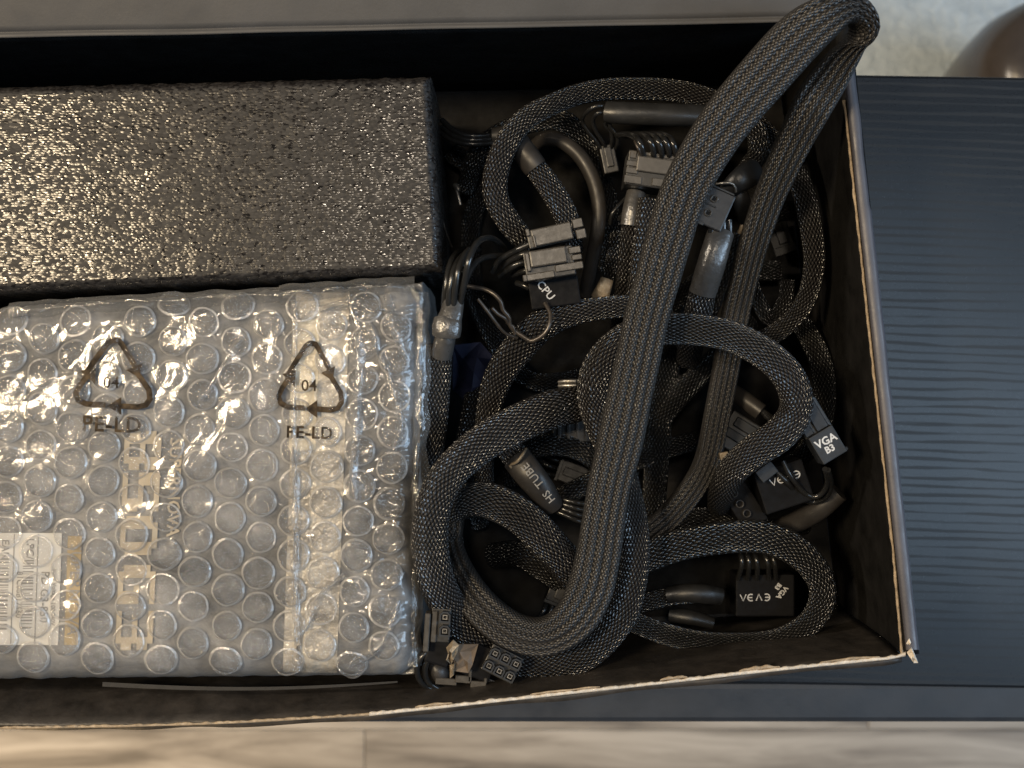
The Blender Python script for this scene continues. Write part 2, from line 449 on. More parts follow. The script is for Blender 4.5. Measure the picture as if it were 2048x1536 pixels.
FD = Frame(1024, 768, 0)
def wblock(name, x0, x1, y0, y1, z0, z1, mat, parent, bev=0.001, seg=2):
    return block(name, FD, x0 * 1000, x1 * 1000, y0 * 1000, y1 * 1000, z0 * 1000, z1 * 1000, mat, parent, bev * 1000)
dt = wblock('desk_top', -0.55, 0.52, yf0, yb0, -0.022, 0.0, DM, desk, 0.0012)
dt.rotation_euler = (0, 0, math.radians(-0.9))
wblock('front_rail', -0.55, 0.52, yf2, yf1, -0.060, -0.004, DME, desk, 0.0022)
for sx in (-0.53, 0.48): wblock('leg', sx, sx + 0.03, yf2 + .004, yb0 - .006, FLOOR_Z, -0.0235, DME, desk)
wblock('back_panel', -0.49, 0.47, yf1 + .0005, yf1 + .006, -0.06, -0.0235, DME, desk)

# ------------------------------------------------------------------ the cardboard box
paper_black = plain('black_box_paper', (0.0100, 0.0095, 0.0092), 0.75, 0.15, 90, 0.5, 700, 0.25, 0.0003)
paper_lid = plain('dark_grey_lid_paper', (0.064, 0.061, 0.059), 0.6, 0.5, 50, 0.12, 900, 0.2, 0.0002)
paper_lit = plain('scuffed_lit_paper', (0.036, 0.031, 0.027), 0.5, 0.5, 130, 0.45, 500, 0.45, 0.0004)  # scuffed black paper; lighter base also carries the light on the front wall
paper_rim = plain('grey_rim_paper', (0.082, 0.080, 0.094), 0.45, 0.5, 80, 0.15, 900, 0.2, 0.0002)
raw = plain('torn_cardboard', (0.42, 0.33, 0.23), 0.85, 0.2, 500, 0.35, 1500, 0.8, 0.0006)
raw_white = plain('torn_white_liner', (0.66, 0.60, 0.52), 0.85, 0.2, 500, 0.25, 1500, 0.8, 0.0006)
box = thing('cardboard_box', 'open black cardboard box with torn front edge holding packed parts', 'box', (0, 0, 0.0005))
RZ = 90
def rx(y): return 1690 + (y - 195) * 0.1086         # inner rim of the right wall, photo px
BR_ = P(rx(43), 43, RZ); FR_ = P(1811, 1313, RZ)
BL_ = P(-262, 82, RZ); FL_ = P(-262, 1452, RZ)
def wall_strip(name, A, B, out, mat, t=0.0022, z0=0.0035, n=60, ztop=None, prof=None):
    """standing board from A to B (inner faces), 'out' = outward unit vector"""
    V = []; Fc = []
    zs = [z0, 0.02, 0.04, 0.055, 0.065, 0.073, 0.080, 0.085, 0.0885]
    for i in range(n + 1):
        s = i / n; q = A.lerp(B, s)
        row = []
        for z in zs:
            off = prof(s, z) if prof else Vector((0, 0, 0))
            zz = z + ((ztop(s) - 0.0885) * (z / 0.0885) if ztop else 0)
            row.append((q.x + off.x, q.y + off.y, zz))
        for z, r_ in list(zip(zs, row)):
            V.append(r_)
        for r_ in row[::-1]:
            V.append((r_[0] + out.x * t, r_[1] + out.y * t, r_[2]))
    m = 2 * len(zs)
    for i in range(n):
        for k in range(m):
            a = i * m + k; b_ = i * m + (k + 1) % m
            Fc.append((a, b_, b_ + m, a + m))
    Fc.append(tuple(range(m))[::-1]); Fc.append(tuple(n * m + k for k in range(m)))
    return make_obj(name, V, Fc, mat, box, True)
fdir = (FR_ - FL_); fout = Vector((fdir.y, -fdir.x, 0)).normalized()
rdir = (FR_ - BR_); rout = Vector((-rdir.y, rdir.x, 0)).normalized()
bout = Vector((0, 1, 0)); lout = Vector((-1, 0, 0))
# front rim as photographed: polyline in px at the rim height
front_px = [(-262, 1466), (-120, 1462), (0, 1457), (150, 1455), (300, 1452), (450, 1447), (560, 1441), (680, 1434), (740, 1430), (900, 1413), (1100, 1391), (1300, 1369), (1500, 1346), (1650, 1330), (1780, 1318), (1811, 1311)]
def front_y(px):
    for (a, b_) in zip(front_px, front_px[1:]):
        if a[0] <= px <= b_[0]: return a[1] + (b_[1] - a[1]) * (px - a[0]) / (b_[0] - a[0])
    return front_px[-1][1]
LBASE = P(-262, 1413, RZ); RBASE = P(1806, 1305, RZ)
def front_prof(s, z):
    q = LBASE.lerp(RBASE, s)
    px = -262 + s * (1811 + 262)
    tgt = P(px, front_y(px), RZ)
    f_ = min(1.0, max(0.0, (px - 300) / 700.0)); f_ = f_ * f_ * (3 - 2 * f_)
    bs = P(px, front_y(px) - (44 * (1 - f_) + 10 * f_), RZ)
    k = max(0.0, (z - 0.070) / 0.0185) ** 1.15
    w = 0.0008 * noise.noise((s * 14, 5.1, z * 20))
    return Vector((0, bs.y - q.y + (tgt.y - bs.y) * k + w, 0))
def front_ztop(s): return 0.0885 - 0.007 * max(0, 1 - s / 0.5) + 0.0006 * noise.noise((s * 25, 1, 2))
fw = wall_strip('front_wall', LBASE, RBASE, fout, paper_lit, prof=front_prof, ztop=front_ztop, n=110)
wall_strip('right_wall', BR_, FR_, rout, paper_black, t=0.0048)
wall_strip('back_wall', BL_ , BR_, bout, paper_black, t=0.0025)
wall_strip('left_wall', BL_, Vector((BL_.x, FL_.y, BL_.z)), lout, paper_black, t=0.0025)
bv = [BL_, BR_, FR_, Vector((BL_.x, P(0, 1405, RZ).y, 0))]
make_obj('bottom', [(v.x, v.y, z) for z in (0.0008, 0.0030) for v in bv], [(0, 1, 2, 3), (7, 6, 5, 4), (0, 4, 5, 1), (1, 5, 6, 2), (2, 6, 7, 3), (3, 7, 4, 0)], paper_black, box, False)

# torn raw edges lying along the rims
def rim_strip(name, pts, mat, zt, wfun, side, dz=0.0012, n=220):
    """irregular bead along px polyline 'pts'; wfun(s)-> width px; side: px offset direction"""
    q = np.asarray(pts, float); s = np.concatenate([[0], np.cumsum(np.linalg.norm(np.diff(q, axis=0), axis=1))]); s /= s[-1]
    V = []; Fc = []
    for i in range(n + 1):
        u = i / n; x = np.interp(u, s, q[:, 0]); y = np.interp(u, s, q[:, 1]); w = wfun(u)
        z = zt(u) if callable(zt) else zt
        a = P(x - side[0] * 1.5, y - side[1] * 1.5, z - 1.5); b_ = P(x, y, z + dz * 1000 * .6); c = P(x + side[0] * w * .6, y + side[1] * w * .6, z + dz * 1000 * (.8 + .5 * noise.noise((u * 60, 2, 1)))); d = P(x + side[0] * w, y + side[1] * w, z - 0.4); e = P(x + side[0] * w, y + side[1] * w, z - 2.0)
        V += [tuple(a), tuple(b_), tuple(c), tuple(d), tuple(e)]
    for i in range(n):
        for k in range(4):
            f = i * 5 + k; Fc.append((f, f + 5, f + 6, f + 1))
    return make_obj(name, V, Fc, mat, box, True)
def fn(u, a, f, seed, thr=-1): return max(thr, noise.noise((u * f, seed, 0.3))) * a
fz = lambda u: 1000 * front_ztop((740 + u * 1071 + 262) / 2073) + 0.6
rim_strip('torn_edge', [(738, 1431), (900, 1414), (1100, 1392), (1300, 1370), (1500, 1347), (1650, 1331), (1780, 1318), (1811, 1311)], raw_white, fz,
          lambda u: 6.5 + fn(u, 3, 90, 1), (0.08, -1.0))
fz2 = lambda u: 1000 * front_ztop((u * 740 + 262) / 2073) + 0.6
rim_strip('folded_edge', [(-60, 1459), (0, 1457), (150, 1455), (300, 1452), (450, 1447), (560, 1441), (680, 1434), (742, 1430)], raw, fz2,
          lambda u: 4.5 + fn(u, 3, 60, 4), (0.03, -1.0))
for (xa, xb, mx) in ((830, 905, 5), (1060, 1200, 5), (1320, 1375, 8), (1478, 1560, 9), (1640, 1760, 5)):
    ya, yb_ = front_y(xa) - 6, front_y(xb) - 6
    rim_strip('torn_flake', [(xa, ya), ((xa + xb) / 2, (ya + yb_) / 2), (xb, yb_)], raw, lambda u: 89.4, lambda u, mx=mx: 1.0 + mx * math.sin(PI * u) ** 0.6 * (0.65 + 0.5 * noise.noise((u * 5 + mx, 3, xa * .01))), (0.05, -1.0), n=30)
rim_strip('raw_edge', [(rx(200), 200), (rx(700), 700), (rx(1100), 1100), (1806, 1306)], raw, 88.6, lambda u: 5.0 + fn(u, 2.0, 50, 7), (-1.0, 0.1), n=160)
# the grey folded top of the right wall
V = []; Fc = []
n = 80
for i in range(n + 1):
    y = 132 + (1300 - 132) * i / n; x0 = rx(y) + 1.5; w = 26 + 1.5 * noise.noise((i * .2, 0, 9)) - (2 if i < 20 else 0)
    for (dx, z) in ((0, 88), (1, 91.0), (6, 92.0), (w - 5, 92.0), (w, 91.2), (w + 1, 84)):
        V.append(tuple(P(x0 + dx, y - dx * 0.02, z)))
for i in range(n):
    for k in range(5): f = i * 6 + k; Fc.append((f, f + 6, f + 7, f + 1))
make_obj('rim_fold', V, Fc, paper_rim, box, True)
# torn white corner
FC = Frame(1822, 1312, 90, 0)
def scrap(name, pts, mat, parent, zj=1.2, seed=0):
    """crumpled little sheet: px polygon, filled with a fan, uneven heights"""
    rnd = random.Random(seed); c = np.mean(np.array([q[:2] for q in pts]), 0); zc = np.mean([q[2] for q in pts])
    V = [tuple(P(c[0], c[1], zc + zj * .5))]; ring_n = len(pts)
    for f in (0.5, 1.0):
        for q in pts: V.append(tuple(P(c[0] + (q[0] - c[0]) * f + rnd.uniform(-1, 1), c[1] + (q[1] - c[1]) * f + rnd.uniform(-1, 1), zc + (q[2] - zc) * f + rnd.uniform(-zj, zj))))
    Fc = []
    for k in range(ring_n):
        k2 = (k + 1) % ring_n
        Fc += [(0, 1 + k2, 1 + k), (1 + k, 1 + k2, 1 + ring_n + k2, 1 + ring_n + k)]
    o = make_obj(name, V, Fc, mat, parent, False)
    md = o.modifiers.new('thickness', 'SOLIDIFY'); md.thickness = 0.0004
    return o
scrap('torn_corner', [(1813, 1306, 91), (1822, 1296, 93), (1828, 1312, 92), (1836, 1326, 90), (1828, 1327, 89), (1820, 1316, 91)], raw_white, box, 0.8, 4)
scrap('torn_corner', [(1812, 1288, 92), (1818, 1278, 93), (1822, 1286, 93), (1819, 1290, 92)], raw_white, box, 0.3, 5)
# the lid folded back behind the box
V = []; Fc = []
n = 40
lidrows = [(0, 92.0), (3, 92.1), (9, 92.2), (11, 91.2), (13, 92.2), (24, 92.8), (60, 94.6), (110, 97.1), (200, 101.6)]
for i in range(n + 1):
    x = -262 + (1702 + 262) * i / n
    ye = 76 - 31 * (x / 1560.0) + 1.6 * noise.noise((x * .004, 3, 3))
    for (dy, z) in lidrows: V.append(tuple(P(x, ye - dy, z)))
    for (dy, z) in lidrows[::-1]: V.append(tuple(P(x, ye - dy, z - 2.2)))
m = 2 * len(lidrows)
for i in range(n):
    for k in range(m): a = i * m + k; b_ = i * m + (k + 1) % m; Fc.append((a, a + m, b_ + m, b_))
Fc.append(tuple(range(m))); Fc.append(tuple(n * m + k for k in range(m))[::-1])
make_obj('lid', V, Fc, paper_lid, box, True)
# loose black insert strip under the wrapped parcel
V = []; Fc = []
for i in range(41):
    u = i / 40; x = 205 + u * 590; y = 1365 + 11 * math.sin(PI * u) - 2 * u
    h_ = 2.5 + 5.5 * (1 - u) ** 0.7
    for (dy, z) in ((0, 74), (-1, 77), (h_, 77), (h_, 74)): V.append(tuple(P(x, y + dy, z)))
for i in range(40):
    for k in range(4): a = i * 4 + k; b_ = i * 4 + (k + 1) % 4; Fc.append((a, b_, b_ + 4, a + 4))
Fc += [(0, 3, 2, 1), (160, 161, 162, 163)]
tag(make_obj('cardboard_insert', V, Fc, plain('black_board', (0.016, 0.015, 0.015), 0.5, 0.4), None, False), 'thin black card strip between the bubble wrapped parcel and the front wall', 'card strip')

# ------------------------------------------------------------------ foam slab
def foam_mat():
    m, nt, b = new_mat('black_cell_foam')
    p = geo_pos(nt)
    v = mapping(nt, p, (0.75, 1.25, 1))
    w = N(nt, 'ShaderNodeTexVoronoi'); w.feature = 'SMOOTH_F1'; nt.links.new(v, w.inputs['Vector']); w.inputs['Scale'].default_value = 760
    w.inputs['Smoothness'].default_value = 0.35
    d = w.outputs['Distance']
    e = noise_tex(nt, 240, 3, 0.6, p)
    cs = N(nt, 'ShaderNodeSeparateColor'); 
    w2 = N(nt, 'ShaderNodeTexVoronoi'); nt.links.new(v, w2.inputs['Vector']); w2.inputs['Scale'].default_value = 1080
    nt.links.new(w2.outputs['Color'], cs.inputs[0])
    hgt = M_(nt, 'ADD', M_(nt, 'MULTIPLY', w2.outputs['Distance'], -0.7), M_(nt, 'MULTIPLY', e, 0.35))
    tone = M_(nt, 'ADD', M_(nt, 'MULTIPLY', cs.outputs[0], 0.55), M_(nt, 'MULTIPLY', M_(nt, 'SUBTRACT', 1.0, w2.outputs['Distance']), 0.45))
    c = ramp(nt, tone, [(0.25, (0.008, 0.007, 0.007)), (0.5, (0.016, 0.014, 0.013)), (0.85, (0.036, 0.032, 0.029))])
    nt.links.new(c, b.inputs['Base Color'])
    r = ramp(nt, cs.outputs[1], [(0.0, 0.10), (0.07, 0.12), (0.10, 0.20), (0.46, 0.23), (0.52, 0.60)]); nt.links.new(r, b.inputs['Roughness'])
    b.inputs['Specular IOR Level'].default_value = 0.40
    bump(nt, b, hgt, 0.34, 0.00028)
    return m
FM = foam_mat()
FZ = 83
tl, tr, br, bl = (-235, 178), (860, 151), (885, 543), (-235, 596)
nx, ny = 330, 120
V = np.zeros((ny + 1, nx + 1, 3))
for j in range(ny + 1):
    for i in range(nx + 1):
        u = i / nx; v = j / ny
        x = (tl[0] * (1 - u) + tr[0] * u) * (1 - v) + (bl[0] * (1 - u) + br[0] * u) * v
        y = (tl[1] * (1 - u) + tr[1] * u) * (1 - v) + (bl[1] * (1 - u) + br[1] * u) * v
        q = P(x, y, FZ)
        e = min(u * 170, (1 - u) * 170, v * 62, (1 - v) * 62)
        drop = 0.0022 * max(0, 1 - e / 2.5) ** 2
        nz = noise.noise((q.x * 420, q.y * 700, 1)) * 0.00003 + noise.noise((q.x * 60, q.y * 90, 4)) * 0.00015
        V[j, i] = (q.x + (noise.noise((q.y * 300, 0, 2)) * .0004 if e < .3 else 0), q.y + (noise.noise((q.x * 260, 7, 2)) * .0005 if e < .3 else 0), q.z - drop + nz)
idx = np.arange((ny + 1) * (nx + 1)).reshape(ny + 1, nx + 1)
Fc = np.stack([idx[1:, :-1], idx[1:, 1:], idx[:-1, 1:], idx[:-1, :-1]], -1).reshape(-1, 4).tolist()
VV = V.reshape(-1, 3).tolist()
bd = [idx[0, i] for i in range(nx + 1)] + [idx[j, nx] for j in range(1, ny + 1)] + [idx[ny, i] for i in range(nx - 1, -1, -1)] + [idx[j, 0] for j in range(ny - 1, 0, -1)]
prev = bd
for zz in (0.070, 0.045, 0.02, 0.0035):
    cur = []
    for b0 in bd:
        q = VV[b0]; cur.append(len(VV)); VV.append([q[0] + noise.noise((q[0] * 200, q[1] * 200, zz * 300)) * .0006, q[1] + noise.noise((q[0] * 200, q[1] * 200, 5 + zz * 300)) * .0006, zz])
    for k in range(len(bd)):
        k2 = (k + 1) % len(bd); Fc.append((prev[k], prev[k2], cur[k2], cur[k]))
    prev = cur
tag(make_obj('foam_slab', VV, Fc, FM), 'black sparkling packing foam slab behind the bubble wrapped parcel', 'foam')

# ------------------------------------------------------------------ bubble wrapped parcel
def wrap_inner_mat():
    m, nt, b = new_mat('milky_inner_wrap')
    p = geo_pos(nt)
    f = noise_tex(nt, 55, 5, 0.65, p, 0.8)
    big = noise_tex(nt, 14, 2, 0.5, p)
    mm = M_(nt, 'ADD', M_(nt, 'MULTIPLY', f, 0.55), M_(nt, 'MULTIPLY', big, 0.45))
    c = ramp(nt, mm, [(0.36, (0.06, 0.061, 0.063)), (0.5, (0.165, 0.166, 0.168)), (0.64, (0.31, 0.308, 0.305))])
    nt.links.new(c, b.inputs['Base Color'])
    b.inputs['Roughness'].default_value = 0.42
    b.inputs['Specular IOR Level'].default_value = 0.3
    h = M_(nt, 'ADD', noise_tex(nt, 160, 5, 0.65, p, 1.5), M_(nt, 'MULTIPLY', noise_tex(nt, 420, 2, 0.5, p), 0.3))
    bump(nt, b, h, 0.35, 0.0012)
    return m
def film_mat(name, base_t, edge_pow, tint, bumps, bstr=0.55, gmix=0.45, rough=0.10):
    m, nt, pb = new_mat(name)
    nt.nodes.remove(pb)
    out = nt.nodes['Material Output']
    p = geo_pos(nt)
    lw = N(nt, 'ShaderNodeLayerWeight'); lw.inputs['Blend'].default_value = 0.5
    f = M_(nt, 'POWER', lw.outputs['Facing'], edge_pow)
    tr = N(nt, 'ShaderNodeBsdfTransparent'); tr.inputs[0].default_value = (0.985, 0.98, 0.975, 1)
    gl = N(nt, 'ShaderNodeBsdfGlossy'); gl.inputs['Roughness'].default_value = rough; gl.inputs['Color'].default_value = (1, 1, 1, 1)
    df = N(nt, 'ShaderNodeBsdfDiffuse'); df.inputs[0].default_value = (*tint, 1)
    tl_ = N(nt, 'ShaderNodeBsdfTranslucent'); tl_.inputs[0].default_value = (*tint, 1)
    h = noise_tex(nt, bumps, 4, 0.6, p, 1.2)
    bm_ = N(nt, 'ShaderNodeBump'); nt.links.new(h, bm_.inputs['Height']); bm_.inputs['Strength'].default_value = bstr; bm_.inputs['Distance'].default_value = 0.0012
    for s in (gl, df): nt.links.new(bm_.outputs[0], s.inputs['Normal'])
    ad = N(nt, 'ShaderNodeMixShader'); ad.inputs[0].default_value = 0.5
    nt.links.new(df.outputs[0], ad.inputs[1]); nt.links.new(tl_.outputs[0], ad.inputs[2])
    m1 = N(nt, 'ShaderNodeMixShader'); m1.inputs[0].default_value = gmix
    nt.links.new(ad.outputs[0], m1.inputs[1]); nt.links.new(gl.outputs[0], m1.inputs[2])
    fac = M_(nt, 'ADD', M_(nt, 'MULTIPLY', f, 0.85), base_t, True)
    m2 = N(nt, 'ShaderNodeMixShader'); nt.links.new(fac, m2.inputs[0])
    nt.links.new(tr.outputs[0], m2.inputs[1]); nt.links.new(m1.outputs[0], m2.inputs[2])
    nt.links.new(m2.outputs[0], out.inputs['Surface'])
    return m
parcel = thing('wrapped_parcel', 'flat parcel wrapped in clear bubble wrap with two recycling prints', 'parcel', P(330, 960, 4))
E_L, E_R0, E_R1 = -235, 846, 830           # px edges at z = 84
def pk_edge_dist(px, py):
    """distance in mm to the parcel's outline"""
    s = 6.25
    right = E_R0 + (E_R1 - E_R0) * (py - 580) / 770 + 5 * noise.noise((py * .02, 3.3, 0)) + 3 * noise.noise((py * .07, 1.3, 0))
    top = 618 - 52 * min(1, max(0, px / 850)) ** 0.8 + 4 * noise.noise((px * .025, 0, 8)) + 5 * noise.noise((px * .08, 0, 2))
    bot = 1357 - 8 * max(0, px / 830) + 3 * noise.noise((px * .03, 6, 2))
    d = [(px - E_L) / s, (right - px) / s, (py - top) / s, (bot - py) / s]
    return d
def pk_z(px, py, seed=0.0, amp=1.0):
    d = pk_edge_dist(px, py)
    r = 7.0; dz = 0
    k = [max(0.0, 1 - max(0, x) / r) for x in d]
    e = math.sqrt(k[0] ** 2 + k[1] ** 2 + k[2] ** 2 + k[3] ** 2)
    if e > 0: dz = r * 1.25 * (1 - math.sqrt(max(0, 1 - min(1, e) ** 2)))
    wr = 0.55 * noise.noise((px * .011, py * .011, seed)) + 0.35 * abs(noise.noise((px * .03, py * .02, 3 + seed)))
    wr += (1.2 if px > 690 else 0.5) * abs(noise.noise((px * .022, py * .05, 9 + seed))) * min(1, max(0, (px - 640) / 120) + max(0, (660 - py) / 80))
    return 82.5 - dz + wr * amp
def parcel_sheet(name, mat, dz, amp, seed, n=(170, 140), skirt=True):
    nx, ny = n; VV = []; Fc = []
    grid = np.zeros((ny + 1, nx + 1), int)
    for j in range(ny + 1):
        for i in range(nx + 1):
            u = i / nx; v = j / ny
            # concentrate samples near the edges
            u2 = 0.5 - 0.5 * math.cos(PI * u); u2 = 0.55 * u + 0.45 * u2
            v2 = 0.5 - 0.5 * math.cos(PI * v); v2 = 0.55 * v + 0.45 * v2
            px = E_L + u2 * (846 - E_L); py0 = 600 + v2 * 757
            d0 = pk_edge_dist(px, 900)
            px = E_L + u2 * (px - E_L + 0) if False else px
            top = 618 - 52 * min(1, max(0, px / 850)) ** 0.8 + 4 * noise.noise((px * .025, 0, 8)) + 5 * noise.noise((px * .08, 0, 2))
            bot = 1357 - 8 * max(0, px / 830) + 3 * noise.noise((px * .03, 6, 2))
            py = top + v2 * (bot - top)
            right = E_R0 + (E_R1 - E_R0) * (py - 580) / 770 + 5 * noise.noise((py * .02, 3.3, 0)) + 3 * noise.noise((py * .07, 1.3, 0))
            px = E_L + u2 * (right - E_L)
            z = pk_z(px, py, seed, amp) + dz
            grid[j, i] = len(VV); VV.append(tuple(P(px, py, z)))
    Fc = np.stack([grid[1:, :-1], grid[1:, 1:], grid[:-1, 1:], grid[:-1, :-1]], -1).reshape(-1, 4).tolist()
    if skirt:
        bd = [grid[0, i] for i in range(nx + 1)] + [grid[j, nx] for j in range(1, ny + 1)] + [grid[ny, i] for i in range(nx - 1, -1, -1)] + [grid[j, 0] for j in range(ny - 1, 0, -1)]
        prev = bd
        for zz in (0.066, 0.055, 0.035, 0.015, 0.0036):
            cur = []
            for b0 in bd:
                q = VV[b0]; cur.append(len(VV))
                VV.append((q[0] + noise.noise((q[0] * 90, q[1] * 90, zz * 130)) * .0018, q[1] + noise.noise((q[0] * 90, q[1] * 90, 7 + zz * 130)) * .0018, min(zz, q[2])))
            for k in range(len(bd)):
                k2 = (k + 1) % len(bd); Fc.append((prev[k], prev[k2], cur[k2], cur[k]))
            prev = cur
    return make_obj(name, VV, Fc, mat, parcel, True)
parcel_sheet('inner_wrap', wrap_inner_mat(), 0.0, 1.0, 0.0)
film = film_mat('clear_film', 0.10, 3.0, (0.62, 0.61, 0.60), 90, 0.22, 0.38, 0.09)
parcel_sheet('outer_film', film, 1.0, 1.25, 0.0, (220, 190))

# printed things seen through the wrap
beige = plain('faded_beige_print', (0.45, 0.39, 0.30), 0.5, 0.3, 120, 0.15, 300, 0.2, 0.0003)
gold = plain('gold_print', (0.36, 0.28, 0.16), 0.4, 0.4, 100, 0.3, 300, 0.2, 0.0003)
lab_white = plain('white_sticker', (0.60, 0.585, 0.555), 0.5, 0.4, 60, 0.1, 300, 0.15, 0.0003)
ink = plain('grey_ink', (0.26, 0.25, 0.24), 0.5, 0.3)
def decal_frame(px, py, ang, z=84.0): return Frame(px, py, z, ang)
def subdiv(o, cuts):
    bm = bmesh.new(); bm.from_mesh(o.data); bmesh.ops.triangulate(bm, faces=bm.faces[:])
    for L in (6.0, 4.0, 3.0, 2.0):
        es = [e for e in bm.edges if e.calc_length() > L / 1000]
        if es:
            bmesh.ops.subdivide_edges(bm, edges=es, cuts=1); bmesh.ops.triangulate(bm, faces=bm.faces[:])
    bm.to_mesh(o.data); bm.free()
def drape(o, dz):
    """lay flat print on the parcel's surface"""
    subdiv(o, 2)
    for v in o.data.vertices:
        w = v.co + WORLD_LOC[o.name]
        d = (H - 0.084) / FPX
        px = w.x / d + 1024; py = 768 - w.y / d
        v.co.z = (pk_z(px, py) + dz) / 1000 - WORLD_LOC[o.name].z
    return o
def pframe_strip(name, px0, py0, px1, py1, mat, dz, n=(8, 24), parent=None):
    V = []; Fc = []
    for j in range(n[1] + 1):
        for i in range(n[0] + 1):
            x = px0 + (px1 - px0) * i / n[0]; y = py0 + (py1 - py0) * j / n[1]
            x2 = x - (y - py0) * 0.035
            V.append(tuple(P(x2, y, pk_z(x2, y) + dz)))
    for j in range(n[1]):
        for i in range(n[0]):
            k = j * (n[0] + 1) + i; Fc.append((k + n[0] + 1, k + n[0] + 2, k + 1, k))
    return make_obj(name, V, Fc, mat, parent or parcel, True)
stk = pframe_strip('sticker', -60, 1066, 124, 1290, lab_white, 0.35)
for (px, py, s, b) in ((8, 1100, 3.4, 'EAN'), (58, 1098, 3.4, 'LPC/'), (36, 1190, 2.6, '81C68B17560'), (86, 1195, 3.6, 'PD G3-850'), (105, 1195, 1.9, 'Input Voltage 100-240V')):
    o = text_mesh('lettering', b, decal_frame(px, py, -92), s, ink, stk, 0.04); drape(o, 0.5)
rnd = random.Random(3)
for (x0, x1, ya, yb_) in ((-30, 20, 1118, 1262), (48, 70, 1120, 1262)):
    V = []; Fc = []; y = ya
    while y < yb_:
        h = rnd.choice((1.5, 2, 3, 4)); 
        for q in ((x0, y), (x1, y), (x1, y + h), (x0, y + h)):
            xx = q[0] - (q[1] - 1066) * 0.035; V.append(tuple(P(xx, q[1], pk_z(xx, q[1]) + 0.5)))
        k = len(V) - 4; Fc.append((k + 3, k + 2, k + 1, k)); y += h + rnd.choice((2, 3, 4, 5))
    make_obj('barcode', V, Fc, ink, stk, False)
for x in (28, 76):
    pframe_strip('rule_line', x, 1068, x + 1.6, 1288, ink, 0.5, (1, 20), stk)
gp = pframe_strip('gold_plate', 136, 1072, 164, 1290, gold, 0.35)
drape(text_mesh('lettering', 'SUPERNOVA', decal_frame(146, 1180, -92), 5.2, ink, gp, 0.02), 0.5)
GL = {'8': ("011110", "110011", "110011", "011110", "110011", "110011", "011110"), '5': ("111111", "110000", "110000", "111110", "000011", "000011", "111110"),
      '0': ("011110", "110011", "110011", "110011", "110011", "110011", "011110"), 'G': ("011111", "110000", "110000", "110111", "110011", "110011", "011111"),
      '3': ("111110", "000011", "000011", "011110", "000011", "000011", "111110")}
def block_number(chars, starts, x_left, cell_w, cell_h):
    """heavy square digits turned to read downwards: digit top points right"""
    V = []; Fc = []
    for ch, y0 in zip(chars, starts):
        for r, row in enumerate(GL[ch]):
            for c, bit in enumerate(row):
                if bit != '1': continue
                xr = x_left + (6 - r) * cell_h; yt = y0 + c * cell_w
                for q in ((xr, yt), (xr + cell_h, yt), (xr + cell_h, yt + cell_w), (xr, yt + cell_w)):
                    xx = q[0] - (q[1] - 860) * 0.045; V.append(tuple(P(xx, q[1], pk_z(xx, q[1]) + 0.6)))
                k = len(V) - 4; Fc.append((k + 3, k + 2, k + 1, k))
    return make_obj('printed_number', V, Fc, beige, parcel, False)
block_number('850G3', (862, 945, 1032, 1130, 1222), 250, 13.0, 10.6)
o = text_mesh('printed_name', 'SUPERNOVA', decal_frame(346, 975, -92), 5.6, beige, parcel, 0.10); drape(o, 0.55)
# overlapping end of the wrap: a brighter strip down the parcel
strip_m = plain('cream_tape_strip', (0.56, 0.50, 0.39), 0.25, 0.6, 90, 0.6, 220, 0.8, 0.0012)
pframe_strip('tape_strip', 586, 640, 640, 900, strip_m, 0.4, (10, 60))
wrap2 = plain('doubled_wrap', (0.40, 0.37, 0.32), 0.25, 0.6, 90, 0.65, 200, 0.9, 0.0016)
pframe_strip('wrap_overlap', 592, 585, 700, 1345, wrap2, 0.25, (16, 110))
# recycling prints on the film
print_m, nt_, b_ = new_mat('brown_black_print')
fn_ = ramp(nt_, noise_tex(nt_, 260, 3, 0.6, geo_pos(nt_)), [(0.38, (0.014, 0.009, 0.005)), (0.7, (0.10, 0.068, 0.038))])
nt_.links.new(fn_, b_.inputs['Base Color']); b_.inputs['Roughness'].default_value = 0.6; b_.inputs['Specular IOR Level'].default_value = 0.15
def dense(line, n=6):
    out = []
    for a, b in zip(line, line[1:]):
        for i in range(n): out.append((a[0] + (b[0] - a[0]) * i / n, a[1] + (b[1] - a[1]) * i / n))
    return out + [line[-1]]
def recycle(cx, cy, sx, name):
    """three chasing arrows; coordinates in photo px round the centre, x stretched by sx"""
    lines = [
        [(-50, -22), (-40, -38), (-12, -78), (-2, -84), (10, -82), (18, -70), (40, -32)],
        [(46, -14), (66, 16), (68, 34), (60, 46), (44, 50), (12, 48)],
        [(-16, 46), (-52, 44), (-68, 36), (-72, 22), (-64, 6), (-48, -16)]]
    V = []; Fc = []
    def put(q): 
        x = cx + q[0] * sx; y = cy + q[1]
        V.append(tuple(P(x, y, pk_z(x, y, 0, 1.25) + 2.5)))
    for ln in lines:
        v, f = ribbon(dense(ln), 11); n = len(V)
        for q in v: put(q)
        Fc += [[i + n for i in g][::-1] for g in f]
    for tri in ([(22, -24), (54, -38), (48, -8)], [(14, 30), (14, 66), (-14, 48)], [(-64, -22), (-34, -30), (-36, 4)]):
        n = len(V)
        for q in tri: put(q)
        Fc.append((n, n + 1, n + 2))
    o = make_obj(name, V, Fc, print_m, parcel, False)
    return o
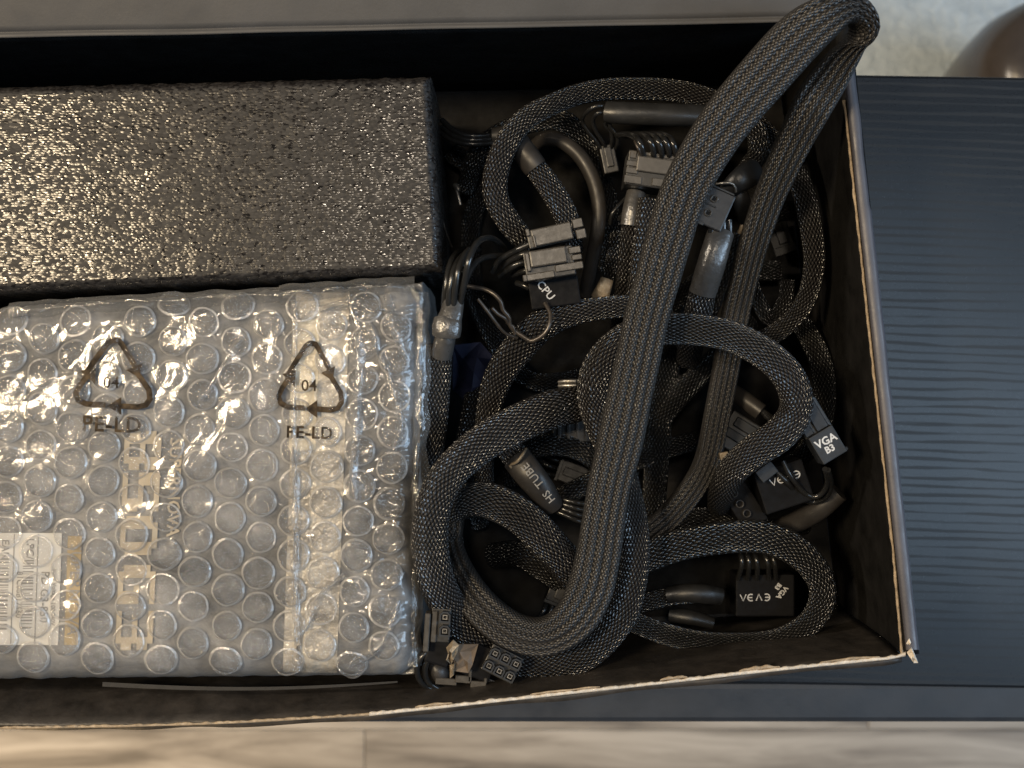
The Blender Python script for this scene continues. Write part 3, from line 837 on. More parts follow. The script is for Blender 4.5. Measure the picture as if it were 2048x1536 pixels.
def wrap_print(cx, cy, sx, tx, ty, tsx):
    mk = recycle(cx, cy, sx, 'recycling_mark')
    o = text_mesh('lettering', '04', decal_frame(cx - 2, cy + 2, 0), 5.2, print_m, mk, 0.06)
    for v in o.data.vertices:
        w = v.co + WORLD_LOC[o.name]; d = (H - .084) / FPX; v.co.z = (pk_z(w.x / d + 1024, 768 - w.y / d, 0, 1.25) + 2.9) / 1000 - WORLD_LOC[o.name].z
    o = text_mesh('lettering', 'PE-LD', decal_frame(tx, ty, -2), 6.9 * tsx, print_m, mk, 0.14, space=1.1)
    for v in o.data.vertices:
        w = v.co + WORLD_LOC[o.name]; d = (H - .084) / FPX; v.co.z = (pk_z(w.x / d + 1024, 768 - w.y / d, 0, 1.25) + 2.3) / 1000 - WORLD_LOC[o.name].z
wrap_print(228, 764, 1.06, 225, 850, 1.0)
wrap_print(622, 770, 0.9, 620, 866, 0.78)

# the bubbles
def bubble_mesh(seed):
    rnd = random.Random(seed); R = 4.75; Hh = 3.4; n = 24
    prof = [(1.09, -0.25), (1.04, 0.12), (0.955, 0.22), (0.945, 1.1), (0.925, 1.9), (0.89, 2.5), (0.83, 2.85), (0.72, 3.05), (0.35, 3.15)]
    sx = rnd.uniform(0.96, 1.03); ph = rnd.uniform(0, 6.28); dent = rnd.uniform(0.1, 0.9)
    V = []; Fc = []
    for (r, z) in prof:
        for k in range(n):
            a = 2 * PI * k / n
            rr = R * r * (1 + 0.025 * math.cos(2 * a + ph) + 0.015 * math.cos(5 * a - ph))
            x = rr * math.cos(a) * sx; y = rr * math.sin(a)
            zz = z + (noise.noise((x * .35 + seed * 9, y * .35, 2)) * 0.9 + abs(noise.noise((x * .5 + seed * 5, y * .5, 7))) * 0.8) * (1 if z > 2 else 0.2)
            if z > 2: zz -= dent * max(0, math.cos(a - ph)) * r
            V.append((x / 1000, y / 1000, zz / 1000))
    V.append((0, 0, (3.2 - dent * .3) / 1000))
    for j in range(len(prof) - 1):
        for k in range(n): Fc.append((j * n + k, j * n + (k + 1) % n, (j + 1) * n + (k + 1) % n, (j + 1) * n + k))
    for k in range(n): Fc.append(((len(prof) - 1) * n + k, (len(prof) - 1) * n + (k + 1) % n, len(V) - 1))
    me = bpy.data.meshes.new('bubble'); me.from_pydata(V, [], Fc)
    me.polygons.foreach_set("use_smooth", [True] * len(me.polygons))
    me.materials.append(bub_m); me.materials.append(weld_m)
    for i, p_ in enumerate(me.polygons): p_.material_index = 1 if i < 2 * n else 0
    return me
bub_m = film_mat('clear_bubble', 0.085, 2.0, (0.88, 0.86, 0.84), 620, 1.0, 0.6, 0.05)
weld_m = film_mat('weld_rim_glint', 0.52, 2.0, (0.92, 0.90, 0.87), 300, 0.8, 0.35, 0.12)  # weld ring; its white also stands in for the bright rim highlight
bmeshes = [bubble_mesh(i + 1) for i in range(9)]
ox, oy = 398, 930; nb = 0
for c in range(-8, 9):
    for r in range(-9, 10):
        px = ox + 65.0 * c - 2.6 * r * 1.0 - (1.0 * c)
        py = oy + 71.0 * r + (35.5 if c % 2 else 0) + 2.0 * c * 0.5
        jr = random.Random(c * 100 + r)
        px += jr.uniform(-2, 2); py += jr.uniform(-2, 2)
        d = pk_edge_dist(px, py)
        if px < -45 or min(d[1:]) < 2.2: continue
        z = pk_z(px, py, 0, 1.25) + 1.0
        e = 8
        n_ = (P(px + e, py, pk_z(px + e, py)) - P(px - e, py, pk_z(px - e, py))).cross(P(px, py - e, pk_z(px, py - e)) - P(px, py + e, pk_z(px, py + e))).normalized()
        o = bpy.data.objects.new('bubble', jr.choice(bmeshes)); COL.objects.link(o)
        place(o, P(px, py, z), parcel)
        q = Vector((0, 0, 1)).rotation_difference(n_) @ Matrix.Rotation(jr.uniform(0, 6.28), 4, 'Z').to_quaternion()
        o.rotation_mode = 'QUATERNION'; o.rotation_quaternion = q
        sc = jr.uniform(0.95, 1.06); o.scale = (sc, sc, sc * (jr.uniform(0.5, 1.1) if jr.random() > 0.1 else jr.uniform(0.15, 0.35))); nb += 1
# crumpled folds of loose film along the right and back edges
loose = film_mat('loose_film', 0.20, 1.6, (0.66, 0.65, 0.63), 260)
def fold_sheet(pts, hh, seed, w0):
    V = []; Fc = []; r_, s_ = spline([(*P(*q), 0, 0) for q in pts], 0.0015); n = len(r_)
    for i in range(n):
        q = r_[i]
        t = r_[min(n - 1, i + 1)][:3] - r_[max(0, i - 1)][:3]; t = t / (np.linalg.norm(t) + 1e-9); sd = np.cross(t, (0, 0, 1))
        for k in range(7):
            u = k / 6 - 0.5
            z = hh * (1 - (2 * u) ** 2) * (0.6 + 0.8 * abs(noise.noise((i * .12, k * .7, seed))))
            p = q[:3] + sd * (u * w0 + 0.0012 * noise.noise((i * .2, k * .9, seed + 3))) + np.array((0, 0, z))
            V.append(tuple(p))
    for i in range(n - 1):
        for k in range(6): a = i * 7 + k; Fc.append((a, a + 1, a + 8, a + 7))
    make_obj('film_fold', V, Fc, loose, parcel, True)
fold_sheet([(838, 585, 78), (843, 700, 79), (838, 850, 79), (836, 1000, 78), (828, 1160, 77), (826, 1330, 77)], 0.004, 1, 0.006)
fold_sheet([(700, 590, 82), (720, 700, 84), (712, 860, 84), (706, 1000, 84)], 0.002, 2, 0.003)
fold_sheet([(770, 590, 82), (790, 660, 84), (822, 720, 82)], 0.003, 3, 0.004)
fold_sheet([(560, 590, 82), (700, 578, 81), (830, 572, 79)], 0.004, 4, 0.006)
fold_sheet([(640, 620, 83), (700, 606, 84), (790, 622, 83)], 0.0025, 7, 0.003)
fold_sheet([(735, 640, 83), (765, 720, 84), (800, 830, 84), (790, 900, 83)], 0.002, 8, 0.003)
fold_sheet([(480, 680, 84), (430, 760, 84), (400, 800, 84)], 0.0012, 9, 0.0015)
fold_sheet([(690, 1150, 84), (640, 1190, 84), (610, 1260, 84)], 0.0018, 10, 0.002)
fold_sheet([(700, 1330, 83), (760, 1290, 84), (800, 1200, 84)], 0.0018, 11, 0.002)
fold_sheet([(20, 622, 82), (200, 608, 82), (420, 597, 82), (560, 590, 82)], 0.003, 5, 0.005)
fold_sheet([(595, 1340, 82), (592, 1200, 84), (590, 1000, 84), (588, 800, 84), (590, 600, 83)], 0.0015, 6, 0.002)

# ------------------------------------------------------------------ cables
G = 'loose power cables coiled in the right half of the box'
def cable(label, px, py): return thing('braided_cable', label, 'cable', P(px, py, 4), G)

# A: the wide flat one on top
A = cable('wide flat braided cable slung over the box corner and looped at the lower left', 1300, 800)
rowsA = [(1250, 1108, 40, 22, 4), (1304, 1063, 50, 24, 4), (1342, 1029, 55, 25, 4), (1389, 971, 60, 25, 4), (1416, 914, 62, 25, 4), (1434, 831, 62, 26, 4), (1449, 752, 60, 27, 4), (1471, 628, 60, 28, 4),
         (1490, 549, 66, 28, 4), (1512, 471, 74, 29, 4), (1540, 390, 82, 31, 4), (1582, 296, 92, 35, 4), (1624, 212, 101, 40, 4.2), (1650, 170, 103, 39, 4.4), (1676, 132, 106, 34, 5), (1703, 97, 109, 25, 6.2), (1719, 66, 112, 19, 7.2), (1716, 38, 116, 19, 7.2), (1690, 21, 120, 28, 6), (1643, 40, 122, 45, 4.8), (1582, 92, 120, 53, 4.3),
         (1463, 228, 113, 51, 4.2), (1380, 358, 107, 48, 4.2), (1336, 483, 102, 47, 4.2), (1312, 569, 99, 45, 4.2), (1292, 640, 97, 44, 4.2), (1275, 720, 95, 44, 4.2), (1258, 800, 93, 45, 4.2), (1240, 884, 91, 46, 4.2),
         (1221, 962, 90, 43, 4.2), (1207, 1040, 89, 43, 4.2), (1195, 1118, 88, 44, 4.2), (1180, 1180, 87, 46, 4.2), (1150, 1235, 86, 44, 4.4), (1105, 1268, 84, 40, 4.6), (1057, 1272, 82, 38, 4.8), (1005, 1250, 79, 38, 4.8), (955, 1205, 74, 36, 4.8), (918, 1150, 66, 33, 4.8),
         (895, 1090, 57, 32, 4.8), (897, 1035, 56, 32, 5), (925, 1003, 60, 33, 5.2), (980, 1002, 64, 37, 5.4), (1040, 1032, 66, 37, 5.4), (1091, 1080, 64, 37, 5.4), (1135, 1132, 58, 36, 5.2), (1185, 1190, 48, 34, 5), (1230, 1235, 40, 30, 4.5)]
kA = [i for i, q in enumerate(rowsA) if q[:2] == (895, 1090)][0]
rowsA2 = [(908, 1135, 60, 26, 4.6)] + rowsA[kA:]
rowsA = rowsA[:kA + 2]
sweep('sleeve', pxrows([(q[0], q[1], q[2], q[3], q[4] * 1.12) for q in rowsA2]), MAT['braid'], A, ring=36, step=0.0016, wob=0.03)
sweep('sleeve', pxrows(rowsA), MAT['braid_flat'], A, ring=88, step=0.0015, power=0.6, lobes=5, lobe_amp=0.25, cellx=0.00105, celly=0.0018, wob=0.012)

# B: the thick round one making the big loops
B = cable('thick round braided cable with the biggest ring at the left and an upper right loop', 1100, 1100)
rowsB = [(1230, 780, 56, 30), (1160, 806, 64, 36), (1100, 820, 72, 38), (1030, 850, 78, 38), (960, 890, 82, 38), (900, 945, 86, 37), (868, 1010, 88, 36), (860, 1080, 87, 36), (870, 1150, 83, 36), (903, 1222, 74, 36), (958, 1284, 68, 36), (1035, 1322, 65, 34), (1110, 1328, 66, 34), (1180, 1300, 70, 34),
         (1235, 1240, 74, 33), (1262, 1170, 76, 32), (1270, 1100, 76, 30), (1266, 1040, 74, 28), (1253, 980, 72, 28), (1235, 920, 72, 31), (1208, 860, 72, 34), (1190, 800, 74, 35), (1194, 745, 78, 35), (1222, 700, 80, 33), (1268, 668, 78, 31), (1330, 658, 80, 31), (1400, 660, 82, 31), (1470, 676, 84, 32), (1540, 715, 86, 33), (1583, 765, 87, 34),
         (1592, 820, 86, 34), (1560, 868, 84, 34), (1505, 905, 80, 32), (1463, 945, 74, 30), (1443, 985, 64, 27), (1438, 1012, 50, 24)]
sweep('sleeve', pxrows(rowsB), MAT['braid'], B, ring=36, wob=0.03)

C_ = cable('braided cable curving from under the flat cable to the left past the twist tie', 1080, 660)
sweep('sleeve', pxrows([(968, 980, 36, 19), (968, 900, 46, 21), (975, 830, 54, 25), (998, 755, 58, 30), (1035, 697, 61, 32), (1078, 655, 63, 32), (1130, 630, 65, 28), (1190, 618, 66, 24), (1255, 614, 64, 24), (1320, 630, 58, 24), (1390, 700, 48, 22)]), MAT['braid'], C_, ring=32, wob=0.03)

D = cable('long braided cable arching along the back and down the right side as a thin ring', 1300, 300)
sweep('sleeve', pxrows([(1058, 505, 54, 22), (1045, 480, 60, 24), (1015, 440, 64, 25), (993, 395, 66, 25), (992, 345, 66, 25), (1012, 288, 66, 24), (1050, 240, 62, 23), (1100, 210, 58, 22), (1160, 188, 52, 22), (1240, 177, 47, 22), (1330, 180, 43, 22), (1410, 195, 42, 22), (1490, 232, 44, 22), (1550, 288, 50, 22), (1595, 352, 55, 22), (1620, 440, 58, 23), (1628, 530, 57, 22), (1610, 605, 52, 21), (1566, 655, 46, 20), (1490, 700, 38, 20)]),
      MAT['braid'], D, ring=28, wob=0.03)

E_ = cable('short braided cable end with a grey collar above the printed plug', 1100, 380)
shrink(E_, [(1022, 268, 57, 21), (1040, 292, 59, 24), (1062, 322, 60, 26), (1072, 336, 60, 25)], 'smooth')
sweep('sleeve', pxrows([(1066, 330, 59, 23), (1098, 372, 61, 24), (1126, 420, 61, 24), (1140, 460, 58, 23), (1146, 500, 50, 21)]), MAT['braid'], E_, ring=28, wob=0.02)

S = thing('smooth_cable', 'smooth grey-black cable bending behind the printed plug', 'cable', P(1190, 400, 4), G)
sweep('jacket', pxrows([(1060, 300, 30, 12), (1085, 280, 36, 13), (1120, 282, 40, 14), (1158, 310, 42, 15), (1186, 358, 43, 15), (1198, 410, 43, 15), (1196, 460, 42, 15), (1184, 520, 38, 14), (1170, 590, 30, 13)]), MAT['smooth'], S, ring=20)

Fc_ = cable('braided cable making an oval loop in the lower right corner', 1500, 1180)
sweep('sleeve', pxrows([(1190, 1175, 44, 26), (1240, 1140, 50, 29), (1300, 1112, 56, 31), (1380, 1085, 60, 33), (1460, 1074, 62, 33), (1540, 1078, 61, 32), (1602, 1108, 59, 30), (1640, 1160, 57, 28), (1642, 1210, 54, 27), (1612, 1252, 51, 25), (1550, 1280, 49, 23), (1470, 1288, 48, 22), (1390, 1282, 48, 22), (1310, 1262, 48, 22), (1250, 1235, 44, 22)]),
      MAT['braid_shaded'], Fc_, ring=32, wob=0.03)

# deeper cables that fill the box
for lab, rows in (
    ('dark braided cable deep inside the big left ring, under its lower strand', [(985, 1110, 24, 26), (1040, 1110, 32, 27), (1095, 1140, 34, 27), (1150, 1175, 30, 25), (1230, 1200, 22, 24)]),
    ('dark braided cable running straight down the middle, right of the flat cable', [(1345, 680, 34, 25), (1330, 760, 36, 26), (1318, 850, 36, 26), (1312, 940, 34, 25), (1306, 1040, 28, 24)]),
    ('dark braided cable showing as a sparkling arc above the heat-shrink with white letters', [(1020, 960, 20, 20), (1040, 910, 30, 22), (1085, 890, 36, 23), (1140, 892, 38, 23), (1190, 920, 34, 22), (1240, 980, 24, 22)]),
    ('dark braided cable peeping out right of the letters on the heat-shrink', [(1080, 1010, 24, 18), (1130, 990, 34, 20), (1180, 965, 38, 21), (1250, 930, 38, 21), (1340, 895, 34, 20), (1400, 880, 26, 20)]),
    ('dark braided cable crossing diagonally behind the upper right loop', [(1500, 640, 28, 20), (1430, 720, 36, 23), (1350, 800, 38, 24), (1290, 880, 34, 23), (1240, 980, 24, 20)]),
    ('dark braided cable hugging the right wall below the thin ring', [(1600, 640, 30, 20), (1640, 720, 38, 23), (1650, 800, 40, 23), (1630, 880, 38, 22), (1570, 940, 28, 20)]),
    ('dark braided cable bending behind the tall grey-collared cable', [(1390, 690, 22, 18), (1420, 610, 36, 21), (1470, 500, 42, 22), (1540, 430, 42, 22), (1590, 420, 34, 20)]),
    ('dark braided cable sunk in the middle between the plugs and the oval loop', [(1270, 1060, 22, 20), (1350, 1040, 32, 23), (1430, 1040, 36, 24), (1520, 1060, 34, 23), (1610, 1050, 24, 20)]),
    ('dark braided cable filling the gap left of the printed heat-shrink', [(960, 720, 20, 20), (950, 800, 28, 24), (935, 880, 30, 24), (925, 960, 28, 22), (960, 1050, 18, 18)]),
    ('dark braided cable curled under the back arch', [(930, 380, 18, 18), (960, 300, 30, 21), (1040, 250, 34, 22), (1130, 245, 34, 22), (1190, 330, 28, 21), (1220, 430, 26, 20), (1215, 540, 20, 18)]),
    ('thin dark braided cable standing beside the right ring', [(1500, 560, 30, 15), (1520, 610, 34, 16), (1545, 640, 34, 16), (1570, 600, 36, 15), (1575, 560, 36, 14)]),
    ('dark braided cable bent short under the top of the flat cable', [(1440, 250, 46, 20), (1480, 240, 56, 22), (1512, 262, 60, 22), (1516, 305, 56, 21), (1490, 345, 46, 20)]),
    ('dark braided cable along the bottom of the lower right corner loop', [(1180, 1250, 26, 20), (1260, 1215, 36, 20), (1330, 1195, 42, 18), (1390, 1190, 44, 16)]),
    ('dark braided cable lying flat on the box floor near the back', [(900, 300, 14, 20), (960, 360, 12, 20), (940, 470, 12, 20), (960, 620, 12, 20), (1060, 760, 12, 20), (1240, 720, 12, 20), (1400, 560, 14, 20), (1560, 540, 14, 20)]),
):
    K = cable(lab, rows[1][0], rows[1][1])
    sweep('sleeve', pxrows(rows), MAT['braid_shaded'], K, ring=24, wob=0.03)

# G: twin braids with silver collar and the multi-pin plug left of the flat cable
Gc = cable('paired braided cables under the wide plug left of the flat cable', 1270, 450)
shrink(Gc, [(1272, 385, 66, 19), (1266, 415, 67, 20), (1260, 452, 67, 19)], 'shrink_grey')
sweep('sleeve', pxrows([(1261, 445, 65, 17), (1256, 490, 64, 17), (1250, 545, 58, 17), (1244, 600, 48, 16), (1236, 660, 36, 16)]), MAT['braid'], Gc, ring=24)
sweep('sleeve', pxrows([(1296, 400, 69, 19), (1290, 450, 70, 19), (1280, 520, 66, 18), (1268, 590, 58, 17), (1256, 660, 46, 16)]), MAT['braid'], Gc, ring=24)
FG = Frame(1302, 338, 74, -8)
cn = block('connector', FG, -8, 9.0, -6.2, 5.2, -14, 1.2, MAT['plastic'], Gc, 0.5)
block('latch', FG, -5.0, 9.2, -1.6, 3.4, 1.25, 2.6, MAT['plastic_lit'], cn, 0.4)
merge_blocks('rib', FG, [(-8.3, -4.6, -0.2, 1.6, 1.2, 1.8), (-8.2, -4.3, -2.6, -0.6, 1.2, 1.8), (-8.4, -2.6, -5.8, -3.2, 1.2, 1.7), (0.8, 9, -5.6, -3.0, 1.2, 1.9), (-7.6, -5.4, 2.4, 5.0, 1.2, 1.6), (-5, 9, 3.8, 5.1, 1.2, 1.6)], MAT['plastic_lit'], cn, 0.2)
for k, (x, zt) in enumerate(((1280, 78), (1302, 79), (1318, 79), (1333, 79), (1346, 78))):
    wire(Gc, [(x + 6, 316, 74), (x + 4, 298, 78), (x - 3, 281, zt), (x - 14, 272, 72), (x - 30, 268, 60), (x - 50, 272, 46)], 1.05, 'wire')
wire(Gc, [(1283, 312, 76), (1276, 296, 79), (1270, 282, 77)], 0.5, 'tie')

# thick smooth collar at the back with its small plug
Hc = thing('sleeved_cable', 'cable with a thick smooth black collar lying across the back', 'cable', P(1300, 226, 4), G)
shrink(Hc, [(1212, 224, 56, 21), (1240, 226, 57, 22), (1320, 229, 57, 22), (1400, 232, 55, 22), (1450, 240, 50, 20)], 'shrink', wob=0.02)
for pts in ([(1218, 214, 56), (1195, 212, 58), (1176, 222, 56), (1164, 240, 50), (1176, 262, 48), (1192, 282, 46), (1203, 300, 44)],
            [(1216, 226, 56), (1196, 226, 58), (1186, 240, 54), (1192, 262, 50), (1206, 284, 47), (1212, 300, 44)],
            [(1216, 236, 55), (1210, 250, 52), (1222, 264, 50), (1224, 282, 48), (1222, 298, 44)],
            [(1220, 240, 54), (1220, 254, 52), (1234, 270, 50), (1236, 284, 48), (1230, 298, 44)]):
    wire(Hc, pts, 0.75)
FH = Frame(1218, 318, 44, -78)
cn = block('connector', FH, -5, 5, -2.6, 2.6, -8, 1, MAT['plastic'], Hc, 0.4)
block('latch', FH, -4, 3, -1.2, 1.2, 1.05, 1.9, MAT['plastic'], cn, 0.3)

Cc = cable('short braided cable end in a pale brown collar left of the flat cable', 1212, 560)
sweep('sleeve', pxrows([(1232, 470, 46, 13), (1226, 510, 50, 13), (1219, 545, 52, 13), (1214, 565, 52, 12)]), MAT['braid_shaded'], Cc, ring=20)
shrink(Cc, [(1214, 558, 54, 13), (1208, 575, 54, 15), (1199, 596, 52, 18)], 'tape', flat=0.7)
wire(Cc, [(1262, 385, 50), (1240, 408, 52), (1224, 428, 52), (1220, 448, 50)], 0.6)
wire(Cc, [(1268, 400, 48), (1250, 420, 50), (1238, 440, 48)], 0.6)

# H: cable with grey collar and a two-hole plug right of the flat cable
Hh = cable('braided cable with a shiny grey collar and a two-hole plug right of the flat cable', 1420, 520)
shrink(Hh, [(1443, 464, 76, 27), (1434, 490, 77, 28), (1420, 535, 76, 29), (1405, 586, 72, 28)], 'shrink_grey', flat=0.7)
sweep('sleeve', pxrows([(1408, 572, 70, 26), (1400, 610, 66, 28), (1390, 655, 58, 28), (1376, 720, 44, 24)]), MAT['braid'], Hh, ring=28)
FHh = Frame(1432, 415, 80, 66)
cn = block('connector', FHh, -6.8, 6.0, -4.6, 4.2, -10, 0, MAT['plastic_mid'], Hh, 0.5)
for lx in (-2.6, 2.3):
    v = [FHh(lx + r * math.cos(a), 1.6 + r * math.sin(a), z) for (r, z) in ((1.35, 0.05), (1.25, 0.6), (0.95, 0.6), (0.85, 0.05)) for a in [2 * PI * k / 14 for k in range(14)]]
    f = [(j * 14 + k, j * 14 + (k + 1) % 14, (j + 1) * 14 + (k + 1) % 14, (j + 1) * 14 + k) for j in range(3) for k in range(14)]
    make_obj('socket', [tuple(q) for q in v], f, MAT['plastic_lit'], cn)
    block('hole_shade', FHh, lx - .6, lx + .6, 1.0, 2.2, 0.02, 0.12, MAT['hole'], cn, 0.0)  # black plate in place of the shade inside the hole
merge_blocks('rib', FHh, [(-7.2, -6.0, 1.5, 4.6, -3, 0.6), (5.6, 6.4, -3.8, 4.6, -3, 0.5), (-0.3, 0.2, 0, 4, -1, 0.3)], MAT['plastic'], cn, 0.15)
for x in (1420, 1432, 1444, 1456): wire(Hh, [(x + 2, 440, 78), (x + 3, 455, 78), (x + 2, 475, 77)], 1.1)
# smooth clear-grey sleeve end beside it
Tc = thing('sleeve_end', 'loose grey plastic tube end beside the two-hole plug', 'tube', P(1490, 370, 4))
shrink(Tc, [(1452, 385, 74, 17), (1470, 368, 76, 22), (1492, 352, 76, 26), (1512, 340, 72, 24)], 'shrink', flat=0.6, name='tube')
shrink(Tc, [(1478, 384, 73, 17), (1484, 408, 72, 19), (1488, 432, 68, 15), (1488, 455, 60, 8)], 'shrink', flat=0.5, name='tube')
wire(Tc, [(1433, 368, 77), (1448, 366, 79), (1462, 366, 79), (1470, 372, 79), (1472, 384, 78)], 0.45, 'pin', 'metal_edge')
wire(Tc, [(1478, 466, 72), (1482, 458, 73), (1484, 450, 73)], 0.7, 'tape', 'metal_edge')

# I: left upright cable with collar and fan of wires to the printed plug
I_ = cable('upright braided cable with a shiny taped collar right beside the parcel', 890, 700)
sweep('sleeve', pxrows([(878, 690, 76, 26), (873, 760, 74, 29), (867, 830, 70, 29), (860, 900, 64, 28), (852, 960, 54, 26), (845, 1040, 40, 24)]), MAT['braid'], I_, ring=32, wob=0.02)
shrink(I_, [(907, 600, 82, 21), (902, 628, 83, 23), (898, 640, 83, 25)], 'shrink_grey', flat=0.75)
shrink(I_, [(896, 640, 83, 29), (894, 655, 84, 31), (893, 671, 83, 29)], 'shrink_grey', flat=0.62, name='tape_band')
shrink(I_, [(892, 668, 81, 21), (887, 690, 80, 22), (882, 712, 78, 22)], 'shrink_grey', flat=0.8)
for k, pts in enumerate((
    [(888, 612, 82), (892, 570, 84), (900, 530, 82), (912, 508, 74), (930, 500, 60)],
    [(897, 612, 84), (900, 575, 86), (910, 535, 85), (925, 512, 78), (945, 500, 64)],
    [(907, 612, 84), (911, 572, 87), (920, 530, 87), (938, 500, 80), (960, 500, 62)],
    [(920, 608, 83), (930, 560, 88), (938, 520, 90), (955, 485, 86), (980, 476, 78), (1005, 492, 66), (1020, 520, 55)],
    [(915, 610, 82), (922, 590, 84), (938, 545, 82), (958, 520, 76), (985, 512, 70), (1015, 512, 66)],
    [(985, 544, 66), (1000, 520, 70), (1030, 502, 74), (1060, 488, 76)],
    [(1008, 536, 68), (1020, 522, 72), (1042, 510, 75), (1060, 506, 75)],
    [(1000, 552, 66), (1018, 538, 72), (1040, 526, 74), (1058, 524, 73)],
    [(1028, 550, 66), (1040, 544, 70), (1058, 540, 71)],
    [(1034, 566, 64), (1046, 570, 66), (1058, 576, 66)])):
    wire(I_, pts, 1.05)
FI = Frame(1104, 470, 78, 12.5)
cn = block('connector', FI, -8.0, 5.6, -3.0, 3.2, -8, 0, MAT['plastic'], I_, 0.4)
block('latch', FI, -6.6, 6.6, -2.7, 2.9, 0.05, 1.6, MAT['plastic_lit'], cn, 0.4)
merge_blocks('rib', FI, [(-8.2, -6.9, 1.2, 3.6, -1, 1.2), (-6.5, -5.6, -3.0, 1.0, 1.55, 2.2), (7.2, 10.6, 0.4, 3.4, -2, 0.9), (7.6, 10.9, -3.2, -0.1, -2, 0.5)], MAT['plastic_lit'], cn, 0.25)
FI2 = Frame(1098, 516, 78, 9)
cn = block('connector', FI2, -8.2, 8.0, -6.5, 3.2, -10, -0.3, MAT['plastic'], I_, 0.4)
block('latch', FI2, -6.2, 5.8, -2.4, 3.0, -0.25, 1.9, MAT['plastic_lit'], cn, 0.5)
merge_blocks('rib', FI2, [(-7.6, -6.3, -3.4, 2.6, -0.3, 1.4), (6.6, 10.6, 0.2, 2.4, -3, 0.4), (7.2, 10.6, -2.0, -0.2, -3, 0.2), (1.4, 10.6, -5.0, -2.6, -3, 0.5), (-8.4, 1.0, -6.4, -4.2, -3, 0.5), (-9.4, -8.0, -6.4, -4.2, -3, 0.9)], MAT['plastic_lit'], cn, 0.25)
FI3 = Frame(1092, 582, 70, 8)
cap = block('label_cap', FI3, -5.5, 11, -5.5, 3.8, -6, 0, MAT['black_flag'], I_, 0.4)
text_mesh('lettering', 'CPU', Frame(1091, 581, 70.1, -50), 3.7, MAT['white'], cap, 0.05)

# twist tie
T = thing('twist_tie', 'brown twist tie with spread ends lying left of the printed cap', 'twist tie', P(1020, 650, 4))
wire(T, [(956, 598, 80), (975, 622, 79), (992, 645, 77), (1010, 666, 74), (1034, 676, 71)], 0.55, 'tie', 'strand')
wire(T, [(925, 570, 74), (945, 574, 75), (968, 578, 76), (988, 588, 77), (1002, 604, 77), (1006, 620, 76), (1018, 634, 75), (1020, 650, 74), (1030, 662, 73), (1048, 674, 73), (1062, 682, 73), (1078, 676, 74), (1092, 664, 75), (1100, 645, 75), (1100, 625, 74), (1090, 606, 72)], 0.75, 'tie', 'strand')
wire(T, [(984, 616, 78), (996, 628, 77), (1012, 638, 76), (1016, 648, 74), (1026, 652, 74), (1030, 668, 73)], 0.6, 'tie', 'strand')

# cable with printed heat-shrink
J = cable('braided cable ending in heat-shrink printed with white capital letters', 1070, 960)
sweep('sleeve', pxrows([(985, 850, 50, 24), (1004, 876, 58, 26), (1022, 902, 62, 27), (1040, 924, 62, 27)]), MAT['braid'], J, ring=28)
hs = shrink(J, [(1034, 916, 64, 30), (1060, 950, 66, 30), (1084, 982, 64, 27), (1106, 1014, 60, 22)], 'smooth', flat=0.8)
wire(J, [(1024, 936, 67), (1020, 930, 68), (1034, 924, 71), (1046, 908, 71), (1052, 898, 69)], 0.5, 'tape', 'torn_end')
FJ = Frame(1074, 956, 71.9, 127)
text_mesh('lettering', 'TUBE', Frame(1066, 951, 71.0, 129, 0, -5), 3.9, MAT['grey_print'], hs, 0.02, space=1.05)
text_mesh('lettering', 'HS', Frame(1098, 993, 68.6, 129, 0, -10), 3.7, MAT['grey_print'], hs, 0.02)
for k in range(4):
    wire(J, [(1100 + 3 * k, 1018 - 8 * k, 58), (1126 + 3 * k, 1028 - 9 * k, 60), (1158, 1042 - 12 * k, 60), (1200, 1048 - 12 * k, 56)], 0.85)

# right: printed cap plug and its neighbours
V3 = thing('plug', 'dark grey plug cap printed in white at the right wall', 'plug', P(1655, 890, 4))
FV = Frame(1655, 888, 84, 31)
cap = block('label_cap', FV, -4.4, 4.4, -5.2, 4.6, -9, 0, MAT['flag'], V3, 0.35)
text_mesh('lettering', 'VGA', Frame(1652, 882, 84.1, 28), 3.6, MAT['white'], cap, 0.10)
text_mesh('lettering', 'B3', Frame(1660, 898, 84.1, 28), 3.1, MAT['white'], cap, 0.10)
cn = block('connector', FV, -4.8, 4.8, 4.2, 15, -12, -2.2, MAT['plastic'], V3, 0.4)
merge_blocks('rib', FV, [(-0.6, 3.6, 4.7, 15.5, -2.3, -0.8), (-4.6, -1.6, 4.8, 14, -2.3, -1.2), (3.9, 5.2, -5.2, -3.9, -6, -1)], MAT['flag'], cn, 0.25)
for pts in ([(1566, 922, 68), (1580, 950, 68), (1596, 972, 66), (1612, 988, 64), (1632, 994, 64), (1648, 982, 66), (1655, 962, 70), (1650, 938, 76)],
            [(1552, 942, 66), (1572, 962, 66), (1592, 984, 62), (1606, 998, 60), (1628, 1004, 58), (1652, 994, 62), (1662, 968, 68), (1656, 940, 76)]):
    wire(V3, pts, 0.95)

